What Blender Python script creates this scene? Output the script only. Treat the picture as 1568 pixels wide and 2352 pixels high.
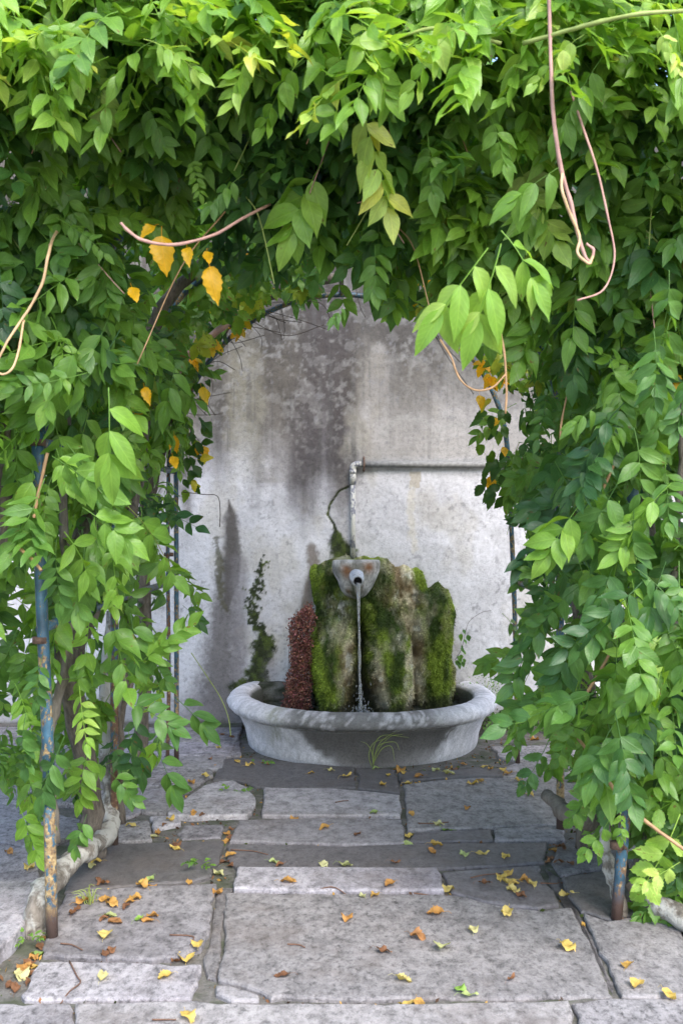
import bpy, bmesh, math, random
import numpy as np
from mathutils import Vector, Matrix

for o in list(bpy.data.objects):
    bpy.data.objects.remove(o)
scene = bpy.context.scene
COL = scene.collection
R = math.radians

# ------------------------------------------------------------------ camera
cam_d = bpy.data.cameras.new('camera')
cam = bpy.data.objects.new('camera', cam_d)
COL.objects.link(cam)
cam.location = (0, 0, 1.6)
cam.rotation_euler = (R(90), 0, 0)
cam_d.sensor_fit = 'VERTICAL'
cam_d.sensor_height = 36.0
cam_d.sensor_width = 24.0
cam_d.lens = 37.0
cam_d.clip_start = 0.05
cam_d.clip_end = 400
cam_d.dof.use_dof = True
cam_d.dof.focus_distance = 6.4
cam_d.dof.aperture_fstop = 6.3
scene.camera = cam

# ------------------------------------------------------------------ sky, sun, exposure
TO_SUN = Vector((0.40, -0.85, 0.95)).normalized()
world = bpy.data.worlds.new('World')
scene.world = world
world.use_nodes = True
wn = world.node_tree
sky = wn.nodes.new('ShaderNodeTexSky')
sky.sky_type = 'NISHITA'
sky.sun_disc = False
sky.sun_elevation = math.asin(TO_SUN.z)
sky.sun_rotation = math.atan2(TO_SUN.x, TO_SUN.y)
sky.air_density = 1.0
sky.dust_density = 1.2
sky.ozone_density = 1.0
bgn = wn.nodes['Background']
bgn.inputs['Strength'].default_value = 0.15
wn.links.new(sky.outputs[0], bgn.inputs['Color'])
sun_d = bpy.data.lights.new('sun', 'SUN')
sun_d.energy = 1.5
sun_d.angle = R(35)
sun_d.color = (1.0, 0.95, 0.87)
sun = bpy.data.objects.new('sun', sun_d)
COL.objects.link(sun)
sun.rotation_euler = TO_SUN.to_track_quat('Z', 'Y').to_euler()
scene.view_settings.view_transform = 'Standard'
scene.view_settings.look = 'None'
scene.view_settings.gamma = 1.0
scene.view_settings.use_curve_mapping = False
scene.view_settings.exposure = 1.88
scene.cycles.max_bounces = 7
scene.cycles.diffuse_bounces = 4
scene.cycles.glossy_bounces = 2
scene.cycles.transmission_bounces = 5
scene.cycles.caustics_reflective = False
scene.cycles.caustics_refractive = False

# ------------------------------------------------------------------ helpers
rng = np.random.default_rng(11)
random.seed(5)
FPX = 2416.7                      # focal length on a 1568 px wide sheet
WALL_Y = 7.85

def at(x, y, Y):
    """point at distance Y from the eye for a spot seen at x, y (1568 x 2352 sheet)"""
    return ((x - 784) * Y / FPX, Y, 1.6 - (y - 1176) * Y / FPX)

_T = np.random.default_rng(3).random((256, 256))
def vn(x, y, s=0):
    x = np.asarray(x, float) + s * 17.31; y = np.asarray(y, float) + s * 41.7
    xi = np.floor(x).astype(int); yi = np.floor(y).astype(int)
    fx = x - xi; fy = y - yi
    fx = fx * fx * (3 - 2 * fx); fy = fy * fy * (3 - 2 * fy)
    g = lambda a, b: _T[a & 255, b & 255]
    return ((g(xi, yi) * (1 - fx) + g(xi + 1, yi) * fx) * (1 - fy)
            + (g(xi, yi + 1) * (1 - fx) + g(xi + 1, yi + 1) * fx) * fy)
def fbm(x, y, s=0, o=4):
    v = 0; a = .5; n = 0
    for k in range(o):
        v = v + a * vn(np.asarray(x) * 2 ** k, np.asarray(y) * 2 ** k, s + k * 7); n += a; a *= .55
    return v / n
def ss(a, b, x):
    t = np.clip((x - a) / (b - a), 0, 1)
    return t * t * (3 - 2 * t)
def dline(x, y, pts):
    """distance to a polyline and the fraction along it"""
    best = np.full(np.shape(x), 1e9); tt = np.zeros(np.shape(x)); n = len(pts) - 1
    for k in range(n):
        (ax, ay), (bx_, by_) = pts[k], pts[k + 1]
        dx, dy = bx_ - ax, by_ - ay
        t = np.clip(((x - ax) * dx + (y - ay) * dy) / (dx * dx + dy * dy + 1e-9), 0, 1)
        d = np.hypot(x - ax - t * dx, y - ay - t * dy)
        m = d < best
        best = np.where(m, d, best); tt = np.where(m, (k + t) / n, tt)
    return best, tt
def mixc(a, b, t):
    return a + (b - a) * np.asarray(t)[..., None]

def build(name, V, F, mat, parent=None, smooth=True, color=None, tint=None, uv=None):
    """one mesh object; F may mix triangles, quads and n-gons, or be an (n,3|4) array"""
    me = bpy.data.meshes.new(name)
    V = np.asarray(V, np.float32)
    if isinstance(F, np.ndarray):
        k = F.shape[1]; n = len(F)
        me.vertices.add(len(V)); me.vertices.foreach_set('co', V.ravel())
        me.loops.add(n * k); me.loops.foreach_set('vertex_index', F.astype(np.int32).ravel())
        me.polygons.add(n)
        me.polygons.foreach_set('loop_start', np.arange(0, n * k, k, dtype=np.int32))
        me.update(calc_edges=True)
    else:
        me.from_pydata(V.tolist(), [], F)
    if smooth:
        me.polygons.foreach_set('use_smooth', np.ones(len(me.polygons), bool))
    if color is not None:
        c = np.ones((len(V), 4), np.float32); c[:, :3] = color
        me.attributes.new('col', 'FLOAT_COLOR', 'POINT').data.foreach_set('color', c.ravel())
    if tint is not None:
        me.attributes.new('tint', 'FLOAT', 'POINT').data.foreach_set('value', np.asarray(tint, np.float32))
    if uv is not None:
        li = np.zeros(len(me.loops), np.int32); me.loops.foreach_get('vertex_index', li)
        me.uv_layers.new(name='UVMap').data.foreach_set('uv', np.asarray(uv, np.float32)[li].ravel())
    if mat is not None:
        me.materials.append(mat)
    me.validate(); me.update()
    o = bpy.data.objects.new(name, me)
    COL.objects.link(o)
    if parent is not None:
        o.parent = parent
    return o
def link_copy(name, src_mesh, parent=None):
    o = bpy.data.objects.new(name, src_mesh); COL.objects.link(o)
    if parent is not None: o.parent = parent
    return o
def empty(name, loc=(0, 0, 0)):
    o = bpy.data.objects.new(name, None); COL.objects.link(o); o.location = loc
    o.empty_display_size = .1
    return o
def tag(o, label=None, cat=None, group=None, kind=None):
    if label: o['label'] = label
    if cat: o['category'] = cat
    if group: o['group'] = group
    if kind: o['kind'] = kind
    return o

def smooth_path(P, n=6):
    P = [np.array(p, float) for p in P]
    if len(P) < 3:
        return np.array([P[0] + (P[-1] - P[0]) * t for t in np.linspace(0, 1, n + 1)])
    out = []
    Q = [2 * P[0] - P[1]] + P + [2 * P[-1] - P[-2]]
    for k in range(1, len(Q) - 2):
        a, b, c, d = Q[k - 1:k + 3]
        for t in np.linspace(0, 1, n, endpoint=False):
            out.append(.5 * ((2 * b) + (-a + c) * t + (2 * a - 5 * b + 4 * c - d) * t * t + (-a + 3 * b - 3 * c + d) * t ** 3))
    out.append(P[-1])
    return np.array(out)
def tube(P, r, sides=8, rough=0.0, cap=True, seed=0, twist=0.0):
    """tapered tube along P; r scalar or per-point"""
    P = np.asarray(P, float); n = len(P)
    r = np.interp(np.linspace(0, 1, n), np.linspace(0, 1, len(np.atleast_1d(r))), np.atleast_1d(r))
    T = np.gradient(P, axis=0); T /= np.linalg.norm(T, axis=1)[:, None] + 1e-12
    u = np.cross(T[0], (0, 0, 1.0))
    if np.linalg.norm(u) < .1: u = np.cross(T[0], (1.0, 0, 0))
    V = []; rg = np.random.default_rng(seed)
    ph = rg.random(sides) * 6.28
    for k in range(n):
        u = u - T[k] * np.dot(u, T[k]); u /= np.linalg.norm(u)
        w = np.cross(T[k], u)
        a = np.arange(sides) * 2 * math.pi / sides + twist * k
        rr = r[k] * (1 + rough * (np.sin(ph + k * .9) * .5 + rg.normal(0, .45, sides)))
        V.append(P[k] + np.outer(np.cos(a) * rr, u) + np.outer(np.sin(a) * rr, w))
    V = np.concatenate(V)
    F = []
    for k in range(n - 1):
        for s in range(sides):
            s2 = (s + 1) % sides
            F.append((k * sides + s, k * sides + s2, (k + 1) * sides + s2, (k + 1) * sides + s))
    if cap:
        F.append(tuple(range(sides))[::-1]); F.append(tuple(range((n - 1) * sides, n * sides)))
    return V, F
def join(parts):
    V = []; F = []; o = 0
    for v, f in parts:
        V.append(np.asarray(v, float)); F += [tuple(i + o for i in q) for q in f]; o += len(v)
    return np.concatenate(V), F
def lathe(prof, a0, a1, n, centre=(0, 0, 0)):
    """revolve (r, z) about z through centre from angle a0 to a1"""
    full = abs(a1 - a0 - 2 * math.pi) < 1e-6
    A = np.linspace(a0, a1, n, endpoint=not full)
    m = len(prof)
    V = np.array([(centre[0] + r * math.cos(a), centre[1] + r * math.sin(a), centre[2] + z) for a in A for r, z in prof])
    F = []
    for k in range(n if full else n - 1):
        k2 = (k + 1) % n
        for j in range(m - 1):
            F.append((k * m + j, k2 * m + j, k2 * m + j + 1, k * m + j + 1))
    return V, F

# ------------------------------------------------------------------ materials
def mat(name):
    m = bpy.data.materials.new(name); m.use_nodes = True
    nt = m.node_tree
    return m, nt, nt.nodes['Principled BSDF'], nt.nodes['Material Output']
def N(nt, t, **kw):
    n = nt.nodes.new(t)
    for k, v in kw.items():
        if hasattr(n, k): setattr(n, k, v)
    return n
def noise(nt, scale, detail=5, rough=.6, vec=None, mapping=None):
    n = N(nt, 'ShaderNodeTexNoise'); n.inputs['Scale'].default_value = scale
    n.inputs['Detail'].default_value = detail; n.inputs['Roughness'].default_value = rough
    if vec is not None:
        if mapping:
            mp = N(nt, 'ShaderNodeMapping'); mp.inputs['Scale'].default_value = mapping
            nt.links.new(vec, mp.inputs['Vector']); vec = mp.outputs[0]
        nt.links.new(vec, n.inputs['Vector'])
    return n.outputs['Fac']
def ramp(nt, fac, stops):
    r = N(nt, 'ShaderNodeValToRGB'); e = r.color_ramp.elements
    e[0].position, e[0].color = stops[0][0], tuple(stops[0][1]) + (1,)
    e[1].position, e[1].color = stops[-1][0], tuple(stops[-1][1]) + (1,)
    for p, c in stops[1:-1]:
        x = e.new(p); x.color = tuple(c) + (1,)
    nt.links.new(fac, r.inputs[0])
    return r.outputs['Color']
def g3(v): return (v, v, v)
def math_n(nt, op, a, b=None, clamp=False):
    n = N(nt, 'ShaderNodeMath'); n.operation = op; n.use_clamp = clamp
    for i, v in enumerate((a, b)):
        if v is None: continue
        if isinstance(v, (int, float)): n.inputs[i].default_value = v
        else: nt.links.new(v, n.inputs[i])
    return n.outputs[0]
def mixcol(nt, fac, a, b, mode='MIX'):
    n = N(nt, 'ShaderNodeMix'); n.data_type = 'RGBA'; n.blend_type = mode
    for i, v in ((0, fac), (6, a), (7, b)):
        if isinstance(v, (int, float)): n.inputs[i].default_value = v
        elif isinstance(v, tuple): n.inputs[i].default_value = v + (1,) if len(v) == 3 else v
        else: nt.links.new(v, n.inputs[i])
    return n.outputs[2]
def bump(nt, h, strength, dist, normal=None):
    b = N(nt, 'ShaderNodeBump'); b.inputs['Strength'].default_value = strength
    b.inputs['Distance'].default_value = dist
    nt.links.new(h, b.inputs['Height'])
    if normal is not None: nt.links.new(normal, b.inputs['Normal'])
    return b.outputs[0]
def pos(nt): return N(nt, 'ShaderNodeNewGeometry').outputs['Position']
def vcol(nt, name='col'):
    return N(nt, 'ShaderNodeAttribute', attribute_name=name).outputs['Color']

def painted_stone(name, rough=.85, fine=60, amp=.35, bstr=.5, bdist=.004):
    """stone or plaster: the body colour comes from the mesh, grain from noise"""
    m, nt, b, out = mat(name)
    p = pos(nt)
    n1 = noise(nt, fine, 6, .7, p); n2 = noise(nt, fine * 4, 3, .6, p)
    k = math_n(nt, 'ADD', math_n(nt, 'MULTIPLY', n1, .65), math_n(nt, 'MULTIPLY', n2, .35))
    g = ramp(nt, k, [(.28, g3(1 - amp)), (.5, g3(1.0)), (.75, g3(1 + amp * .35))])
    nt.links.new(mixcol(nt, 1.0, vcol(nt), g, 'MULTIPLY'), b.inputs['Base Color'])
    b.inputs['Roughness'].default_value = rough
    b.inputs['Specular IOR Level'].default_value = .25
    nt.links.new(bump(nt, k, bstr, bdist), b.inputs['Normal'])
    return m
M = {}
M['plaster'] = painted_stone('plaster', .92, 42, .42, .8, .006)
M['basin'] = painted_stone('basin_stone', .8, 75, .6, 1.0, .008)
M['rock'] = painted_stone('tufa_rock', .95, 60, .75, 1.0, .025)

def slab_mat():
    m, nt, b, out = mat('paving_stone')
    p = pos(nt); oi = N(nt, 'ShaderNodeObjectInfo')
    off = N(nt, 'ShaderNodeVectorMath'); off.operation = 'MULTIPLY_ADD'
    off.inputs[1].default_value = (1, 1, 1)
    nt.links.new(p, off.inputs[0])
    cmb = N(nt, 'ShaderNodeCombineXYZ')
    nt.links.new(math_n(nt, 'MULTIPLY', oi.outputs['Random'], 31.0), cmb.inputs[0])
    nt.links.new(math_n(nt, 'MULTIPLY', oi.outputs['Random'], 17.0), cmb.inputs[1])
    nt.links.new(cmb.outputs[0], off.inputs[2])
    v = off.outputs[0]
    tone = N(nt, 'ShaderNodeAttribute', attribute_type='OBJECT', attribute_name='tone').outputs['Fac']
    wet = N(nt, 'ShaderNodeAttribute', attribute_type='OBJECT', attribute_name='wet').outputs['Fac']
    big = noise(nt, 2.2, 4, .6, v); mid = noise(nt, 13, 6, .72, v, (1.1, .75, 1)); pit = noise(nt, 38, 6, .8, v, (1.05, .7, 1)); fine = noise(nt, 170, 3, .6, v)
    body = ramp(nt, big, [(.3, (.37, .335, .365)), (.5, (.47, .435, .465)), (.7, (.55, .515, .54))])
    body = mixcol(nt, math_n(nt, 'MULTIPLY', math_n(nt, 'FRACT', math_n(nt, 'MULTIPLY', oi.outputs['Random'], 7.3)), .7), body, (.43, .40, .38))
    mott = ramp(nt, mid, [(.33, g3(.5)), (.5, g3(.93)), (.68, g3(1.18))])
    pits = ramp(nt, pit, [(.37, g3(.22)), (.45, g3(.7)), (.53, g3(1.0)), (.7, g3(1.12))])
    grn = ramp(nt, fine, [(.3, g3(.82)), (.7, g3(1.1))])
    pm_ = math_n(nt, 'ADD', math_n(nt, 'MULTIPLY', oi.outputs['Random'], .55), .4)
    c = mixcol(nt, 1.0, body, mott, 'MULTIPLY'); c = mixcol(nt, pm_, c, pits, 'MULTIPLY'); c = mixcol(nt, 1.0, c, grn, 'MULTIPLY')
    tn = N(nt, 'ShaderNodeCombineColor')
    for i in range(3): nt.links.new(tone, tn.inputs[i])
    c = mixcol(nt, 1.0, c, tn.outputs[0], 'MULTIPLY')
    # water-soaked areas with their own ragged edge
    wn_ = noise(nt, 3.0, 5, .65, v)
    wm = math_n(nt, 'MULTIPLY_ADD', wet, 1.0)
    wm.node.inputs[2].default_value = -.52
    w = math_n(nt, 'MULTIPLY', math_n(nt, 'ADD', wm, wn_), 4.0)
    w = math_n(nt, 'SUBTRACT', w, .55, True)
    c = mixcol(nt, math_n(nt, 'MULTIPLY', w, .5), c, (.085, .077, .077))
    # brown soil and green film
    soil = ramp(nt, noise(nt, 1.7, 6, .7, p), [(.52, g3(0)), (.68, g3(1))])
    c = mixcol(nt, math_n(nt, 'MULTIPLY', soil, .45), c, (.13, .10, .085))
    nt.links.new(c, b.inputs['Base Color'])
    rr = ramp(nt, w, [(0, g3(.88)), (1, g3(.5))])
    nt.links.new(rr, b.inputs['Roughness'])
    b.inputs['Specular IOR Level'].default_value = .3
    h = math_n(nt, 'ADD', math_n(nt, 'MULTIPLY', mid, .9), math_n(nt, 'ADD', math_n(nt, 'MULTIPLY', pit, .7), math_n(nt, 'MULTIPLY', fine, .12)))
    nt.links.new(bump(nt, h, .7, .012), b.inputs['Normal'])
    return m
M['slab'] = slab_mat()

def dirt_mat(name, c0, c1, sc=25, moss=0.0):
    m, nt, b, out = mat(name)
    p = pos(nt)
    n1 = noise(nt, sc, 6, .7, p); n2 = noise(nt, sc * 6, 3, .7, p)
    c = ramp(nt, n1, [(.3, c0), (.7, c1)])
    c = mixcol(nt, .7, c, ramp(nt, n2, [(.3, g3(.55)), (.7, g3(1.2))]), 'MULTIPLY')
    if moss:
        mk_ = ramp(nt, noise(nt, 5, 4, .6, p), [(.5, g3(0)), (.6, g3(1))])
        c = mixcol(nt, math_n(nt, 'MULTIPLY', mk_, moss), c, (.035, .05, .012))
    nt.links.new(c, b.inputs['Base Color'])
    b.inputs['Roughness'].default_value = .95
    nt.links.new(bump(nt, math_n(nt, 'ADD', n1, math_n(nt, 'MULTIPLY', n2, .4)), .9, .01), b.inputs['Normal'])
    return m
M['mortar'] = dirt_mat('joint_soil', (.075, .07, .06), (.21, .195, .18), 22, .6)
M['ground'] = dirt_mat('ground_soil', (.22, .2, .19), (.34, .32, .31), 9)
M['soil'] = dirt_mat('soil', (.07, .06, .05), (.17, .15, .13), 18, .6)

def bark_mat(name, c0, c1, pale=0.0):
    m, nt, b, out = mat(name)
    p = pos(nt)
    n1 = noise(nt, 26, 6, .7, p, (1.6, 1.6, .45)); n2 = noise(nt, 9, 5, .65, p)
    c = ramp(nt, n1, [(.32, c0), (.68, c1)])
    if pale:
        pm = ramp(nt, n2, [(.47, g3(0)), (.56, g3(1))])
        c = mixcol(nt, math_n(nt, 'MULTIPLY', pm, pale), c, (.5, .48, .44))
    nt.links.new(c, b.inputs['Base Color'])
    b.inputs['Roughness'].default_value = .9
    nt.links.new(bump(nt, n1, 1.0, .012), b.inputs['Normal'])
    return m
M['bark'] = bark_mat('vine_bark', (.055, .042, .032), (.20, .165, .135))
M['bark_pale'] = bark_mat('vine_bark_lichen', (.09, .075, .06), (.26, .225, .19), .8)
M['bark_root'] = bark_mat('vine_bark_smooth', (.10, .085, .07), (.24, .205, .17))

def plain(name, c, rough=.6, var=.25, sc=30, metal=0.0, spec=.4):
    m, nt, b, out = mat(name)
    n1 = noise(nt, sc, 5, .65, pos(nt))
    g = ramp(nt, n1, [(.3, g3(1 - var)), (.7, g3(1 + var))])
    nt.links.new(mixcol(nt, 1.0, c, g, 'MULTIPLY'), b.inputs['Base Color'])
    b.inputs['Roughness'].default_value = rough; b.inputs['Metallic'].default_value = metal
    b.inputs['Specular IOR Level'].default_value = spec
    nt.links.new(bump(nt, n1, .3, .002), b.inputs['Normal'])
    return m
M['stem_tan'] = plain('young_stem_tan', (.34, .20, .10), .55)
M['stem_pale'] = plain('twining_stem_pale', (.50, .33, .18), .55)
M['stem_pink'] = plain('stem_pinkish', (.42, .24, .2), .6)
M['stem_green'] = plain('young_stem_green', (.27, .33, .09), .5)
M['stem_dark'] = plain('thin_dark_stem', (.07, .05, .04), .8)
M['twig'] = plain('dry_twig', (.14, .075, .05), .85)
M['metal_pipe'] = plain('grey_pipe', (.21, .203, .196), .85, .35, 35, 0.0, .2)
M['spout'] = plain('spout_metal', (.44, .46, .5), .42, .35, 60, .5)
M['spout_in'] = plain('spout_bore', (.02, .02, .025), .6)
M['rust'] = plain('rusty_strap', (.11, .066, .048), .85, .5, 80)
M['wire'] = plain('green_wire', (.02, .25, .16), .5)

def painted_pipe():                                    # old paint flaking off a pipe
    m, nt, b, out = mat('flaking_paint_pipe')
    p = pos(nt)
    f = ramp(nt, noise(nt, 32, 6, .75, p, (1, 1, .5)), [(.5, g3(0)), (.54, g3(1))])
    c = mixcol(nt, f, (.46, .445, .40), (.16, .16, .19))
    c = mixcol(nt, .6, c, ramp(nt, noise(nt, 60, 4, .7, p), [(.3, g3(.7)), (.7, g3(1.1))]), 'MULTIPLY')
    nt.links.new(c, b.inputs['Base Color']); b.inputs['Roughness'].default_value = .7
    nt.links.new(bump(nt, f, .4, -.002), b.inputs['Normal'])
    return m
M['pipe_paint'] = painted_pipe()

def blue_paint(name, rust_at=.53, rusty=(.30, .21, .10), lowk=1.0):
    m, nt, b, out = mat(name)
    p = pos(nt)
    n1 = noise(nt, 60, 5, .72, p, (1, 1, .55)); n2 = noise(nt, 6, 3, .6, p)
    sep = N(nt, 'ShaderNodeSeparateXYZ'); nt.links.new(p, sep.inputs[0])
    low = ramp(nt, sep.outputs[2], [(0.0, g3(.17 * lowk)), (.30, g3(.10 * lowk)), (.75, g3(.0))])      # paint is gone near the wet ground
    k = math_n(nt, 'ADD', n1, math_n(nt, 'ADD', low, math_n(nt, 'MULTIPLY', math_n(nt, 'SUBTRACT', n2, .5), .45)))
    fl = ramp(nt, k, [(rust_at, g3(0)), (rust_at + .035, g3(1))])
    blue = ramp(nt, noise(nt, 14, 4, .6, p), [(.35, (.022, .055, .085)), (.6, (.045, .115, .175)), (.75, (.10, .18, .24))])
    rc = ramp(nt, noise(nt, 45, 4, .7, p), [(.35, (.10, .055, .035)), (.55, rusty), (.75, (.55, .42, .22))])
    c = mixcol(nt, fl, blue, rc)
    base = ramp(nt, sep.outputs[2], [(.06, g3(1)), (.16, g3(0))])
    c = mixcol(nt, base, c, (.085, .052, .042))
    nt.links.new(c, b.inputs['Base Color'])
    nt.links.new(ramp(nt, fl, [(0, g3(.38)), (1, g3(.85))]), b.inputs['Roughness'])
    nt.links.new(bump(nt, fl, .5, -.0015), b.inputs['Normal'])
    return m
M['blue'] = blue_paint('flaking_blue_paint')
M['blue_clean'] = blue_paint('blue_paint_sound', .58, (.2, .12, .07), .3)
M['blue_dark'] = blue_paint('blue_paint_rusted', .47, (.16, .085, .05))

def leaf_mat(name, stops, trans=.38, vein=.5, spots=.19, rough=.42):
    """tint (per leaf) picks the leaf's own colour, UV draws midrib and side veins"""
    m, nt, b, out = mat(name)
    oi = N(nt, 'ShaderNodeObjectInfo'); sc = N(nt, 'ShaderNodeSeparateColor'); nt.links.new(oi.outputs['Color'], sc.inputs[0])
    at_ = N(nt, 'ShaderNodeAttribute', attribute_name='tint').outputs['Fac']
    isl = N(nt, 'ShaderNodeNewGeometry').outputs['Random Per Island']
    t = math_n(nt, 'ADD', math_n(nt, 'ADD', sc.outputs[0], at_), math_n(nt, 'MULTIPLY', math_n(nt, 'SUBTRACT', isl, .5), .14))
    c = ramp(nt, t, stops)
    uvn = N(nt, 'ShaderNodeUVMap'); su = N(nt, 'ShaderNodeSeparateXYZ'); nt.links.new(uvn.outputs[0], su.inputs[0])
    au = math_n(nt, 'ABSOLUTE', math_n(nt, 'SUBTRACT', su.outputs[0], .5))
    mid = ramp(nt, au, [(.015, g3(1)), (.05, g3(0))])
    ph = math_n(nt, 'FRACT', math_n(nt, 'SUBTRACT', math_n(nt, 'MULTIPLY', su.outputs[1], 8.0), math_n(nt, 'MULTIPLY', au, 4.5)))
    side = ramp(nt, math_n(nt, 'ABSOLUTE', math_n(nt, 'SUBTRACT', ph, .5)), [(.03, g3(1)), (.16, g3(0))])
    vs = math_n(nt, 'MAXIMUM', mid, math_n(nt, 'MULTIPLY', side, .45))
    lighter = mixcol(nt, 1.0, c, (1.5, 1.4, 1.5), 'MULTIPLY')
    c = mixcol(nt, math_n(nt, 'MULTIPLY', vs, vein), c, lighter)
    n4 = N(nt, 'ShaderNodeTexNoise'); n4.noise_dimensions = '4D'
    n4.inputs['Scale'].default_value = 3.2; n4.inputs['Detail'].default_value = 4
    nt.links.new(uvn.outputs[0], n4.inputs['Vector']); nt.links.new(math_n(nt, 'MULTIPLY', isl, 90.0), n4.inputs['W'])
    sp = ramp(nt, n4.outputs['Fac'], [(.64, g3(0)), (.68, g3(1))])
    c = mixcol(nt, math_n(nt, 'MULTIPLY', sp, spots * 4), c, (.17, .085, .03))
    mot = ramp(nt, n4.outputs['Fac'], [(.3, g3(.86)), (.6, g3(1.08))])
    c = mixcol(nt, 1.0, c, mot, 'MULTIPLY')
    nt.links.new(c, b.inputs['Base Color'])
    b.inputs['Roughness'].default_value = rough
    b.inputs['Specular IOR Level'].default_value = .45
    bn = bump(nt, vs, .35, -.003); nt.links.new(bn, b.inputs['Normal'])
    tr = N(nt, 'ShaderNodeBsdfTranslucent')
    nt.links.new(mixcol(nt, 1.0, c, (1.45, 1.35, .45), 'MULTIPLY'), tr.inputs['Color'])
    mx = N(nt, 'ShaderNodeMixShader'); mx.inputs[0].default_value = trans
    nt.links.new(b.outputs[0], mx.inputs[1]); nt.links.new(tr.outputs[0], mx.inputs[2])
    nt.links.new(mx.outputs[0], out.inputs['Surface'])
    return m
GREEN = [(0, (.036, .098, .04)), (.22, (.08, .188, .046)), (.45, (.145, .285, .045)), (.68, (.22, .40, .055)), (.84, (.42, .56, .13)), (1.0, (.68, .40, .02))]
M['leaf'] = leaf_mat('wisteria_leaf', GREEN, .44, rough=.36)
M['creeper'] = leaf_mat('creeper_leaf', [(0, (.03, .085, .02)), (.3, (.07, .16, .02)), (.6, (.15, .27, .025)), (.8, (.42, .42, .04)), (1, (.75, .40, .01))], .45, .3, .3)
M['fallen'] = leaf_mat('fallen_leaf', [(0, (.10, .045, .025)), (.25, (.24, .11, .05)), (.5, (.42, .21, .055)), (.75, (.55, .40, .10)), (.9, (.48, .47, .24)), (1, (.20, .34, .06))], .2, .3, .25, .6)
def hair_mat():
    m, nt, b, out = mat('moss')
    nt.links.new(vcol(nt), b.inputs['Base Color']); b.inputs['Roughness'].default_value = .9
    b.inputs['Specular IOR Level'].default_value = .15
    return m
M['moss'] = hair_mat()
def water_mat(name, c, tr, rough):
    m, nt, b, out = mat(name)
    b.inputs['Base Color'].default_value = c + (1,)
    b.inputs['Roughness'].default_value = rough; b.inputs['IOR'].default_value = 1.33
    b.inputs['Transmission Weight'].default_value = tr
    nt.links.new(bump(nt, noise(nt, 22, 3, .5, pos(nt)), .25, .01), b.inputs['Normal'])
    return m
M['pool'] = water_mat('pool_water', (.25, .3, .27), .85, .02)
M['stream'] = water_mat('falling_water', (.95, .97, 1.0), .8, .06)
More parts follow.
